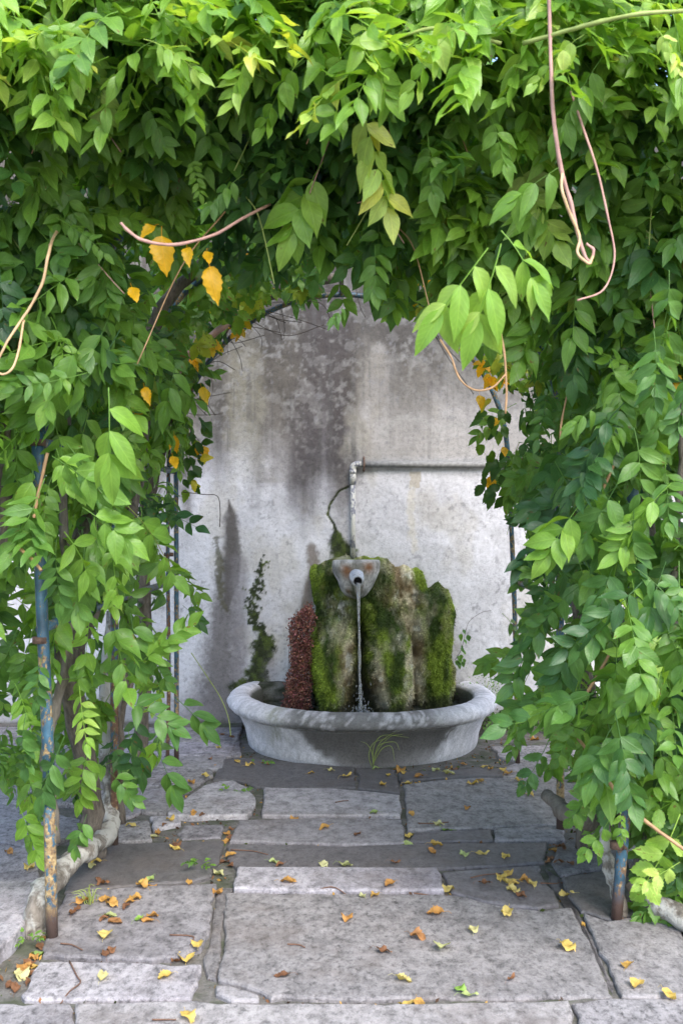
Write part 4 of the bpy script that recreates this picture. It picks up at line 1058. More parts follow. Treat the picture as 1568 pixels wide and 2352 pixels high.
# right front column
keepFR = lambda x, y, z: (y > 4.3 or z > .8) and x > (.82 if z > 1.0 else .82 + (1.0 - z) * .45) + .08 * (nz(z * 3, y, 7) - .5) * 2
side_mass(RW, 1, 350, .72, 1.75, 3.4, 4.5, .55, 2.75, (-.3, -1, .5), lambda x, y, z: .36 + .22 * (nz(x * 3, z * 3, 15) - .5) * 3, .13, keep=keepFR)
keepMR = lambda x, y, z: x > .98 + .10 * (nz(z * 3, y * 2, 8) - .5) * 2 and rng.random() < (1 if z > 1.6 else np.interp(y, [4.5, 5.6, 6.8], [.9, .5, .15]))
side_mass(RW, 1, 260, .8, 1.6, 4.5, 6.8, .35, 2.7, (-.8, -.8, .4), .33, .14, keep=keepMR)
side_mass(RW, 1, 220, 1.35, 2.3, 4.2, 6.6, .1, 2.6, (.2, -1, .6), .26, .12)
# brow over the front arch: falls forward from the roof in a rounded curtain
ZLOW = ([-1.8, -1.0, -.85, -.35, -.25, .0, .12, .22, .7, .85, 1.8], [1.9, 2.05, 2.60, 2.62, 2.46, 2.42, 2.36, 2.28, 2.22, 2.05, 1.9])
for k in range(1500):
    x = rng.uniform(-1.85, 1.85); s_ = rng.random() ** .9
    zl = np.interp(x, *ZLOW) + .28
    z = zl + (3.42 - zl) * s_
    y = np.interp(s_, [0, .25, .55, .85, 1], [4.0, 3.72, 3.48, 3.38, 3.45]) + rng.exponential(.16) - .06
    up = np.interp(s_, [0, .5, 1], [.35, .9, 2.2])
    Lv = LW if x < rng.normal(0, .12) else RW
    tint = .36 + .26 * ss(.45, .95, s_) + .40 * (nz(x * 2.2, z * 2.2, 25) - .5) * 2  # paler upward and in lime clumps: light variation put into the leaf tint
    d = jig((0, -.55, -np.interp(s_, [0, .5, 1], [.85, .42, .05])), .46)
    kind = 'wist' if rng.random() < .94 else 'young'
    Lv.add((x, y, z), d, jig((0, -1, up), .42), kind, pick(kind), rng.uniform(.85, 1.2), float(np.clip(tint + rng.normal(0, .10), .02, .88)))
# roof
for k in range(620):
    a_ = rng.uniform(.18, math.pi - .18); y = rng.uniform(3.7, 6.7); rr_ = rng.uniform(1.08 + .16 * (y > 5.6), 1.55)
    x, z = rr_ * math.cos(a_), 1.93 + rr_ * math.sin(a_)
    Lv = LW if x < 0 else RW
    Lv.add((x, y, z), jig((math.cos(a_) * .5, -.3, -.3), .5), jig((math.cos(a_) * .6, 0, 1), .35), 'wist', pick('wist'), rng.uniform(.85, 1.15), float(np.clip(rng.normal(.35, .12), 0, .85)))
# top of the roof: young lime growth, its sunlit brightness put into the tint
for k in range(330):
    x = rng.uniform(-1.7, 1.7); y = rng.uniform(2.95, 3.6); z = 1.6 + y * rng.uniform(.425, .53)
    Lv = LW if x < 0 else RW
    Lv.add((x, y, z), jig((rng.choice([-1, 1]) * .6, -.5, -.12), .4), jig((0, -.25, 1), .25), 'wist', pick('wist'), rng.uniform(.85, 1.15), float(np.clip(rng.normal(.62, .12), .25, .82)))
# creeper inside the vault, left of the opening and a little on the right
for k in range(330):
    a_ = rng.uniform(1.75, 3.0) if k < 250 else rng.uniform(.35, 1.3)
    y = rng.uniform(4.6, 6.6); rr_ = rng.uniform(np.interp(y, [4.6, 6.6], [.92, 1.09]), 1.18)
    x, z = rr_ * math.cos(a_), 1.93 + rr_ * math.sin(a_)
    yel = rng.random() < .06
    CR.add((x, y, z), jig((-.2 * math.cos(a_), -.35, -.85), .4), jig((-.5 * math.cos(a_), -1, .2), .35), 'creep', pick('creep'), rng.uniform(.8, 1.15), .97 if yel else float(np.clip(rng.normal(.45, .17), 0, .76)))
for k in range(34):                                     # the edge that hangs against the wall, dark and thin
    z = rng.uniform(1.75, 2.45); x = -1.02 + .10 * rng.random() + .10 * (z - 1.75)
    CR.add((x, 6.68 + rng.uniform(-.1, .1), z), jig((.3, -.2, -.8), .4), jig((.2, -1, .3), .3), 'heart', pick('heart'), rng.uniform(.7, 1.0), float(rng.choice([.05, .12, .1, .55, .82, .97], p=[.3, .25, .15, .12, .1, .08])))
for k in range(30):
    z = rng.uniform(1.7, 2.35); x = 1.0 - .10 * rng.random() - .1 * (z - 1.7)
    CR.add((x, 6.3 + rng.uniform(-.3, .3), z), jig((-.3, -.2, -.8), .4), jig((-.2, -1, .3), .3), 'heart', pick('heart'), rng.uniform(.7, 1.05), float(rng.choice([.05, .12, .1, .4, .82, .97], p=[.3, .25, .2, .12, .06, .07])))
# low toothed creeper on the right
for k in range(130):
    z = rng.uniform(.12, 1.05); x = rng.uniform(1.0 if z > .5 else 1.2, 1.75); y = rng.uniform(3.95, 4.5)
    TC.add((x, y, z), jig((-.25, -.4, -.6), .4), jig((-.2, -1, .6), .3), 'trump', pick('trump'), rng.uniform(.85, 1.2), float(np.clip(rng.normal(.38, .12), .1, .75)))

# ---- single sprays one can pick out: (base x, base y, tip x, tip y, distance, tint, kind, scale)
def spray(Lv, x0, y0, x1, y1, Y, tint, kind='wist', k=0, scale=None, face=(0, -1, .55)):
    a_ = np.array(at(x0, y0, Y)); b_ = np.array(at(x1, y1, Y - .06)); d = b_ - a_
    t = T[kind][k % len(T[kind])]
    ln = t.V[:, 0].max()
    Lv.add(a_, d, face, kind, k, (np.linalg.norm(d) / ln) if scale is None else scale, tint, hero=True)
for q in [(LW, 742, 372, 610, 560, 3.5, .66, 'wist', 4), (LW, 560, 400, 450, 480, 3.4, .34, 'wist', 2), (LW, 330, 230, 400, 330, 3.4, .36, 'wist', 0),
          (LW, 250, 890, 262, 1140, 3.1, .62, 'wist', 5), (LW, 130, 1030, 165, 1130, 3.6, .58, 'wist', 0), (LW, 405, 830, 372, 980, 4.1, .40, 'wist', 5),
          (LW, 310, 720, 300, 850, 3.9, .46, 'wist', 5), (LW, 190, 1165, 330, 1255, 3.5, .5, 'wist', 4), (LW, 40, 1165, 60, 1290, 3.6, .42, 'wist', 0),
          (LW, 130, 1240, 120, 1420, 3.7, .3, 'wist', 1), (LW, 300, 1410, 330, 1570, 4.3, .28, 'wist', 0), (LW, 330, 1480, 400, 1590, 4.6, .3, 'wist', 2),
          (LW, 400, 1600, 515, 1690, 4.9, .24, 'wist', 5), (LW, 360, 1720, 430, 1860, 4.6, .28, 'wist', 5), (LW, 250, 1770, 330, 1850, 4.4, .3, 'wist', 0),
          (LW, 100, 1500, 60, 1640, 3.8, .22, 'wist', 1), (LW, 60, 1640, 30, 1800, 3.7, .2, 'wist', 6), (LW, 150, 1690, 60, 1880, 3.9, .22, 'wist', 2),
          (LW, 200, 1870, 160, 1980, 4.0, .28, 'wist', 0), (LW, 270, 1470, 280, 1560, 4.6, .62, 'young', 0), (LW, 430, 350, 470, 430, 3.5, .55, 'young', 1),
          (LW, 130, 500, 250, 560, 3.5, .42, 'young', 2), (LW, 110, 250, 130, 380, 3.5, .5, 'wist', 0), (LW, 620, 70, 470, 190, 3.0, .70, 'wist', 3),
          (LW, 250, 130, 60, 190, 3.0, .68, 'wist', 6), (LW, 330, 90, 480, 120, 2.9, .74, 'wist', 1), (LW, 60, 60, 190, 110, 2.9, .72, 'wist', 3),
          (LW, 700, 130, 560, 250, 3.1, .58, 'wist', 6), (LW, 420, 1390, 480, 1440, 5.4, .14, 'wist', 5),
          (RW, 820, 205, 905, 505, 3.2, .83, 'wist', 3), (RW, 1150, 560, 1090, 815, 2.6, .72, 'wist', 5), (RW, 1120, 570, 965, 775, 2.6, .72, 'wist', 5),
          (RW, 1150, 530, 1300, 680, 2.8, .66, 'wist', 5), (RW, 790, 700, 760, 740, 3.5, .34, 'wist', 5), (RW, 860, 560, 870, 690, 3.6, .38, 'wist', 0),
          (RW, 1060, 20, 910, 160, 2.9, .76, 'wist', 6), (RW, 1290, 380, 1140, 470, 3.0, .5, 'wist', 5), (RW, 1120, 250, 1180, 400, 3.1, .5, 'wist', 2),
          (RW, 1540, 1110, 1370, 1260, 3.4, .60, 'wist', 3), (RW, 1330, 1160, 1220, 1300, 3.5, .64, 'wist', 4), (RW, 1420, 1150, 1450, 1440, 3.5, .66, 'wist', 6),
          (RW, 1450, 1330, 1480, 1460, 3.5, .66, 'wist', 5), (RW, 1370, 930, 1300, 990, 3.5, .42, 'wist', 5), (RW, 1420, 960, 1390, 1060, 3.5, .44, 'wist', 0),
          (RW, 1260, 1330, 1200, 1300, 3.8, .38, 'wist', 5), (RW, 1270, 1400, 1120, 1590, 3.9, .22, 'wist', 3), (RW, 1340, 1440, 1250, 1600, 3.9, .2, 'wist', 4),
          (RW, 1240, 1560, 1200, 1700, 4.0, .26, 'wist', 1), (RW, 1330, 1590, 1190, 1640, 3.8, .56, 'wist', 2), (RW, 1500, 1560, 1420, 1640, 3.6, .46, 'wist', 0),
          (RW, 1535, 620, 1550, 800, 3.1, .3, 'wist', 6), (RW, 1500, 760, 1530, 960, 3.1, .26, 'wist', 1), (RW, 1590, 840, 1540, 1000, 3.1, .24, 'wist', 3),
          (RW, 1340, 80, 1220, 140, 2.9, .78, 'wist', 6), (RW, 1500, 60, 1590, 140, 2.8, .82, 'wist', 3), (RW, 980, 300, 1000, 470, 3.3, .40, 'wist', 2),
          (TC, 1560, 1500, 1470, 1600, 3.7, .34, 'trump', 0), (TC, 1330, 1640, 1280, 1760, 3.8, .34, 'trump', 1), (TC, 1260, 1700, 1200, 1830, 4.0, .2, 'trump', 2),
          (TC, 1380, 1770, 1310, 1900, 3.8, .40, 'trump', 1), (TC, 1460, 1700, 1400, 1790, 3.7, .42, 'trump', 2), (TC, 1400, 1880, 1340, 1980, 3.7, .5, 'trump', 0),
          (TC, 1560, 1870, 1480, 2090, 3.6, .72, 'trump', 1), (TC, 1420, 1850, 1440, 1940, 3.7, .58, 'trump', 2), (TC, 1560, 1980, 1470, 2040, 3.5, .8, 'trump', 0),
          (CR, 372, 520, 372, 640, 3.42, .97, 'heart', 1, 1.2), (CR, 478, 590, 498, 710, 3.42, .97, 'heart', 2, 1.2), (CR, 300, 650, 318, 700, 3.5, .97, 'heart', 0, .7), (CR, 475, 570, 482, 610, 3.42, .97, 'heart', 0, .6), (CR, 330, 880, 342, 930, 3.9, .97, 'heart', 2, .7), (CR, 395, 1040, 405, 1075, 4.3, .97, 'heart', 0, .7), (CR, 460, 880, 475, 925, 4.6, .92, 'heart', 2, .8),
          (CR, 365, 515, 325, 532, 3.42, .96, 'heart', 2, .7), (CR, 400, 990, 405, 1075, 6.2, .97, 'heart', 2, 1.0), (CR, 325, 950, 300, 1000, 5.6, .97, 'heart', 1, .9),
          (CR, 395, 1000, 385, 1040, 6.2, .96, 'heart', 0, .8), (CR, 480, 890, 470, 930, 6.5, .9, 'heart', 0, .8), (CR, 335, 890, 345, 930, 5.6, .97, 'heart', 1, .8),
          (CR, 1150, 460, 1165, 500, 4.8, .97, 'heart', 1, .8), (CR, 1100, 900, 1105, 940, 6.0, .95, 'heart', 1, .8), (CR, 1155, 1020, 1160, 1050, 6.0, .97, 'heart', 0, .7),
          (CR, 1545, 850, 1555, 890, 3.8, .97, 'heart', 1, .6), (CR, 430, 560, 430, 600, 3.42, .96, 'heart', 2, .7)]:
    spray(*q[:9], scale=q[9] if len(q) > 9 else None)
for Lv in (LW, RW, TC, CR): Lv.emit()

# ---- bare and twining shoots
def shoot(root, pts, r, m='stem_tan', name='shoot', sides=6):
    child(name, tube(smooth_path([at(*p) for p in pts], 6), r, sides, .22, seed=len(pts)), M[m], root)
shoot(wr, [(1258, -60, 2.9), (1262, 80, 2.9), (1268, 240, 2.9), (1284, 370, 2.92), (1310, 470, 2.95), (1335, 570, 2.95), (1352, 600, 2.95), (1362, 575, 2.95), (1345, 560, 2.95)], [.0055, .0055, .006, .006, .005, .0045, .004], 'stem_pink')
shoot(wr, [(1290, 395, 2.93), (1290, 440, 2.9), (1312, 500, 2.92), (1330, 545, 2.93), (1325, 580, 2.92), (1350, 605, 2.9), (1360, 590, 2.93)], .0045, 'stem_pale')
shoot(wr, [(1310, 210, 3.1), (1340, 300, 3.1), (1370, 390, 3.1), (1395, 500, 3.1), (1410, 590, 3.1), (1385, 665, 3.08), (1325, 690, 3.06)], [.004, .004, .0035, .003, .0028, .0028], 'stem_pink')
shoot(wl, [(150, 500, 3.9), (122, 550, 3.4), (112, 585, 3.3), (98, 650, 3.3), (70, 705, 3.3), (40, 750, 3.28), (15, 790, 3.26), (-5, 830, 3.26)], [.0055, .005, .0045, .004], 'stem_pale')
shoot(wl, [(55, 735, 3.3), (45, 800, 3.28), (30, 845, 3.26), (8, 860, 3.26), (-10, 850, 3.26)], [.0045, .004, .0035], 'stem_pale')
shoot(wl, [(620, 470, 3.6), (560, 500, 3.4), (490, 540, 3.3), (400, 562, 3.25), (330, 552, 3.2), (295, 530, 3.2), (278, 512, 3.2)], [.005, .005, .0055, .0055, .005], 'stem_pink')
shoot(wl, [(0, 740, 4.6), (80, 757, 4.6), (170, 765, 4.6), (240, 745, 4.6), (290, 705, 4.6), (305, 650, 4.6)], .0028, 'stem_pink')
shoot(wr, [(1145, 740, 3.4), (1158, 820, 3.4), (1162, 900, 3.4), (1160, 950, 3.4)], [.004, .004, .0035], 'stem_tan')
shoot(wr, [(1160, 860, 3.4), (1130, 890, 3.38), (1090, 896, 3.38), (1055, 870, 3.4), (1035, 820, 3.42), (1010, 780, 3.44)], .0035, 'stem_tan')
shoot(wr, [(1150, 100, 3.0), (1010, 65, 3.0), (900, 90, 3.05)], .005, 'stem_green'); shoot(wr, [(1568, 25, 2.8), (1450, 35, 2.8), (1340, 60, 2.85), (1200, 100, 2.95)], .006, 'stem_green')
shoot(wr, [(1400, 730, 4.0), (1350, 800, 3.95), (1310, 880, 3.9), (1290, 960, 3.9), (1285, 1010, 3.9)], .004, 'stem_tan')
shoot(wr, [(1420, 1030, 3.7), (1390, 1110, 3.7), (1340, 1190, 3.7), (1310, 1250, 3.7)], .006, 'stem_tan')
shoot(tc, [(1300, 1660, 4.2), (1360, 1740, 3.7), (1430, 1840, 3.6), (1500, 1900, 3.58), (1575, 1955, 3.55)], .0065, 'stem_tan')
shoot(tc, [(1400, 1500, 3.9), (1360, 1570, 3.9), (1340, 1600, 3.9)], .006, 'stem_tan')
shoot(wl, [(40, 1255, 3.5), (75, 1285, 3.45), (95, 1310, 3.42)], .0055, 'stem_tan'); shoot(wl, [(110, 1040, 3.7), (90, 1130, 3.7), (75, 1210, 3.7)], .006, 'stem_tan')
shoot(wl, [(420, 1130, 6.6), (470, 1136, 6.9), (500, 1140, 7.2), (506, 1175, 7.4), (505, 1210, 7.5)], .0028, 'stem_dark')
shoot(wl, [(440, 1500, 6.3), (480, 1560, 6.4), (508, 1605, 6.45), (525, 1650, 6.45), (530, 1690, 6.45)], .003, 'stem_green')
for k in range(30):                                     # leaf-bearing shoots inside the curtain
    root = wl if k % 2 else wr; sg = -1 if k % 2 else 1
    if k < 34: p0 = np.array([sg * rng.uniform(.0, 1.5), rng.uniform(3.55, 3.8), rng.uniform(2.6, 3.3)])
    else: p0 = np.array([sg * rng.uniform(.85, 1.4), rng.uniform(3.5, 4.6), rng.uniform(.9, 2.5)])
    dv_ = np.array([rng.normal(0, .5), -.25, -rng.uniform(.2, .8)]); L_ = rng.uniform(.3, .7)
    p1 = p0 + dv_ * L_ * .5 + (0, 0, .03); p2 = p0 + dv_ * L_ + (0, 0, -.08)
    child('shoot', tube(smooth_path([p0, p1, p2], 5), [.003, .002], 5), M[['stem_tan', 'stem_green', 'stem_pink'][k % 3]], root)

# ================================================================== plants on and round the fountain
def quads_mass(P, size, colf, name, parent, org, m='moss', down=.5):
    n = len(P); d = rng.normal(0, 1, (n, 3)); d[:, 2] -= down; d /= np.linalg.norm(d, axis=1)[:, None]
    s_ = np.cross(d, rng.normal(0, 1, (n, 3))); s_ /= np.linalg.norm(s_, axis=1)[:, None]
    L_ = rng.uniform(*size, n)[:, None]
    V = np.stack([P, P + d * L_ * .5 + s_ * L_ * .3, P + d * L_, P + d * L_ * .5 - s_ * L_ * .3], 1).reshape(-1, 3) - np.array(org)
    o = build(name, V, np.arange(n * 4).reshape(-1, 4), M[m], parent, smooth=False, color=np.repeat(colf, 4, 0)); o['kind'] = 'stuff'
    return o
dp = rooted(empty('dried_fern', (-.29, 7.5, .23))); tag(dp, 'withered red-brown fern hanging beside the mossy rock', 'plant')
n = 9000; tt = rng.random(n)
cx_ = np.interp(tt, [0, .2, .5, .75, 1], [-.23, -.29, -.285, -.30, -.315]); wd_ = np.interp(tt, [0, .12, .5, 1], [.03, .10, .085, .105]) * (.75 + .5 * fbm(tt * 9, tt * 0, 44, 3))
P = np.stack([cx_ + rng.uniform(-1, 1, n) * wd_ * np.sqrt(rng.random(n) * .7 + .3), 7.50 - .12 * tt + rng.normal(0, .055, n), .92 - .70 * tt + rng.normal(0, .015, n)], 1)
cf = np.array([.17, .075, .06]) * rng.uniform(.35, 1.9, n)[:, None] * (1 + rng.normal(0, .12, (n, 3)))
quads_mass(P, (.010, .024), cf.clip(.01, .6), 'fronds', dp, dp.location)
for k in range(14):
    x = -.29 + rng.normal(0, .04); child('stalk', tube(smooth_path([(x + .04, 7.62, .9), (x, 7.5, .75), (x - .01, 7.42, .45), (x + rng.normal(0, .02), 7.38, .26)], 5), .002, 4), M['stem_dark'], dp)
iv = rooted(empty('ivy_sprig', (.86, 7.66, .5))); tag(iv, 'small green ivy sprig growing from the edge of the mossy rock', 'plant')
child('stem', tube(smooth_path([(.83, 7.7, .52), (.87, 7.66, .60), (.90, 7.66, .72), (.93, 7.68, .80), (1.02, 7.72, .86), (1.1, 7.74, .875)], 5), .002, 4), M['stem_dark'], iv)
def place_leaf(root, p, d, n_, kind, k, scale, tint, m, name='leaf'):
    o = link_copy(name, tpl_mesh(kind, k % len(T[kind]), m), root)
    d = np.array(d, float); d /= np.linalg.norm(d); n_ = np.array(n_, float); n_ -= d * (n_ @ d); n_ /= np.linalg.norm(n_)
    Rm = np.stack([d, np.cross(n_, d), n_], 1) * scale; pp = np.array(p) - np.array(root.location if root is not None else (0, 0, 0))
    o.matrix_local = Matrix(np.vstack([np.hstack([Rm, pp[:, None]]), [0, 0, 0, 1]]).tolist()); o.color = (tint, 0, 0, 1)
    return o
for k in range(14):
    z = rng.uniform(.5, .8); place_leaf(iv, (.85 + (z - .5) * .2 + rng.normal(0, .02), 7.64, z), jig((.3, -.3, -.8), .4), jig((0, -1, .4), .3), 'heart', k, rng.uniform(.35, .6), rng.uniform(.1, .35), M['leaf'])
def grass(name, root, centre, n, h, spread, m='stem_green'):
    for k in range(n):
        a_ = rng.uniform(0, 6.28); s_ = rng.uniform(.3, 1) * spread; hh = h * rng.uniform(.5, 1.1)
        b_ = np.array(centre) + rng.normal(0, .012, 3) * (1, 1, 0); tip = b_ + (math.cos(a_) * s_, math.sin(a_) * s_ * .6 - .02, hh * .7)
        child(name, tube(smooth_path([b_, b_ + (tip - b_) * .45 + (0, 0, hh * .35), tip], 4), [.0022, .0018, .0006], 4), M[m], root)
gt = rooted(empty('grass_tuft', (.23, 6.63, .05))); tag(gt, 'thin green grass tuft growing at the front of the stone basin', 'grass')
for q in [[(.2, 6.62, .0), (.21, 6.6, .08), (.24, 6.56, .15), (.33, 6.54, .17), (.36, 6.54, .12)], [(.2, 6.62, 0), (.22, 6.58, .1), (.3, 6.55, .2), (.38, 6.53, .22)], [(.2, 6.62, 0), (.19, 6.6, .09), (.16, 6.57, .15), (.12, 6.56, .17)],
          [(.2, 6.62, .02), (.25, 6.57, .12), (.31, 6.55, .14), (.33, 6.54, .05)], [(.2, 6.62, .02), (.24, 6.57, .16), (.36, 6.54, .25)], [(.19, 6.61, 0), (.17, 6.58, .08), (.2, 6.56, .16), (.28, 6.55, .19)], [(.2, 6.61, 0), (.2, 6.58, .13), (.26, 6.55, .21), (.42, 6.53, .2)]]:
    child('blade', tube(smooth_path(q, 5), [.003, .0025, .0008], 4), M['stem_green'], gt)
gl = rooted(empty('grass_tuft', (-1.22, 3.62, -.01))); tag(gl, 'grass tuft in the leaf-filled gap beside the raised slab', 'grass'); grass('blade', gl, (-1.22, 3.64, -.015), 22, .10, .06)
g2 = rooted(empty('grass_tuft', (-1.0, 4.35, -.01))); tag(g2, 'sparse grass tuft at the foot of the pale gnarled trunk', 'grass'); grass('blade', g2, (-1.02, 4.3, -.01), 16, .12, .09)
def weed(centre, n, label, s_=.4, spread=.06):
    wv = rooted(empty('weed', centre)); tag(wv, label, 'weed')
    for k in range(n):
        a_ = rng.uniform(0, 6.28); b_ = np.array(centre) + (math.cos(a_) * spread * rng.random(), math.sin(a_) * spread * .5 * rng.random(), .012 + .05 * rng.random() * s_)
        place_leaf(wv, b_, (math.cos(a_), math.sin(a_), rng.uniform(.1, .9)), (0, -.4, 1), 'trump' if k % 2 else 'heart', k, s_ * rng.uniform(.5, 1), rng.uniform(.3, .6), M['leaf'])
weed((-.64, 4.72, .0), 7, 'tiny green weed in the joint below the dark damp slab', .45)
weed((-1.17, 3.92, .0), 6, 'small green weed beside the foot of the flaking blue post', .35)
weed((-.52, 6.62, .0), 5, 'tiny green weed at the foot of the basin beside the pale foot', .3)
weed((-.62, 5.95, .0), 6, 'small weed beside the rounded white slab', .3)
sl = np.linspace(0, 1, 50)
XX2, TT2 = np.meshgrid(np.linspace(.98, 2.6, 60), np.linspace(0, 1, 16))
YY2 = 7.86 - TT2 * (.42 + .2 * (fbm(XX2 * 3, TT2 * 2, 6) - .5)); ZZ2 = -.02 + (.10 + .06 * (fbm(XX2 * 4, TT2 * 3, 7) - .5)) * (1 - TT2) ** .8 * ss(.97, 1.12, XX2) + (fbm(XX2 * 18, YY2 * 18, 8) - .5) * .03 * (1 - TT2 * .7)
w2 = 60; F2 = np.array([(j * w2 + i, (j + 1) * w2 + i, (j + 1) * w2 + i + 1, j * w2 + i + 1) for j in range(15) for i in range(w2 - 1)])
so_ = build('soil_bank', np.stack([XX2, YY2, ZZ2], -1).reshape(-1, 3), F2, M['soil']); tag(so_, kind='structure')
XX2, TT2 = np.meshgrid(np.linspace(-3.2, -.74, 80), np.linspace(0, 1, 10))
YY2 = 7.86 - TT2 * (.16 + .18 * (fbm(XX2 * 3, TT2 * 2, 16) - .4)).clip(.03, 1); ZZ2 = -.02 + .055 * (1 - TT2) * (.6 + fbm(XX2 * 6, TT2 * 3, 17)) * .8 + (fbm(XX2 * 18, YY2 * 18, 18) - .5) * .014
w2 = 80; F2 = np.array([(j * w2 + i, (j + 1) * w2 + i, (j + 1) * w2 + i + 1, j * w2 + i + 1) for j in range(9) for i in range(w2 - 1)])
so_ = build('soil_bank', np.stack([XX2, YY2, ZZ2], -1).reshape(-1, 3), F2, M['soil']); tag(so_, kind='structure')
n = 900; P = np.stack([rng.uniform(1.02, 1.9, n), rng.uniform(7.5, 7.83, n), np.zeros(n)], 1); P[:, 2] = .02 + (P[:, 1] - 7.45) * .26
wd = quads_mass(P, (.012, .035), np.array([.07, .14, .03]) * rng.uniform(.4, 1.7, n)[:, None], 'ground_weeds', None, (0, 0, 0), down=-.8)
tag(wd, 'low green weeds covering the soil along the wall foot', 'weeds')
n = 260; P = np.stack([rng.normal(1.06, .09, n), rng.uniform(7.6, 7.8, n), .30 + rng.normal(0, .06, n)], 1)
we = rooted(empty('weed', (1.06, 7.75, .1))); tag(we, 'thin wispy weed against the wall beside the basin rim', 'weed')
quads_mass(P, (.008, .022), np.array([.10, .2, .05]) * rng.uniform(.5, 1.6, n)[:, None], 'foliage', we, we.location)
for k in range(8):
    x = 1.0 + .02 * k; child('stem', tube(smooth_path([(1.02, 7.74, .08), (x, 7.72, .22), (x + rng.normal(.03, .05), 7.7, .36)], 4), .0014, 4), M['stem_green'], we)

# ================================================================== fallen leaves and twigs
def fallen_tpl(seed):
    rg = np.random.default_rng(seed)
    kind = seed % 3
    v_, f_, u_ = leaflet(.085, .085 * [.62, .5, .78][kind], rg, kind != 1, curl=0, fold=.1, wave=.10)
    x, y, z = v_[:, 0] - .042, v_[:, 1], v_[:, 2]
    z = z + (x * x) * rg.uniform(2, 9) * rg.choice([1, 1, -.4]) + (y * y) * rg.uniform(4, 22) + .006 * np.sin(x * 130 + rg.uniform(0, 6)) * np.sign(y)
    z = z + x * y * rg.uniform(-9, 9)
    z -= z.min()
    t = Tpl(); t.V = np.stack([x, y, z], 1); t.F = f_; t.U = u_
    tv, tf = tube(np.array([(-.042, 0, z[0]), (-.06, .004, z[0] + .003), (-.075, .003, .001)]), .0009, 3, cap=False)
    tri = np.array([q_ for q in tf for q_ in ((q[0], q[1], q[2]), (q[0], q[2], q[3]))])
    t.F = np.concatenate([t.F, tri + len(t.V)]); t.V = np.concatenate([t.V, tv]); t.U = np.concatenate([t.U, np.tile((.5, .5), (len(tv), 1))])
    return t
T['fallen'] = [fallen_tpl(200 + k) for k in range(12)]
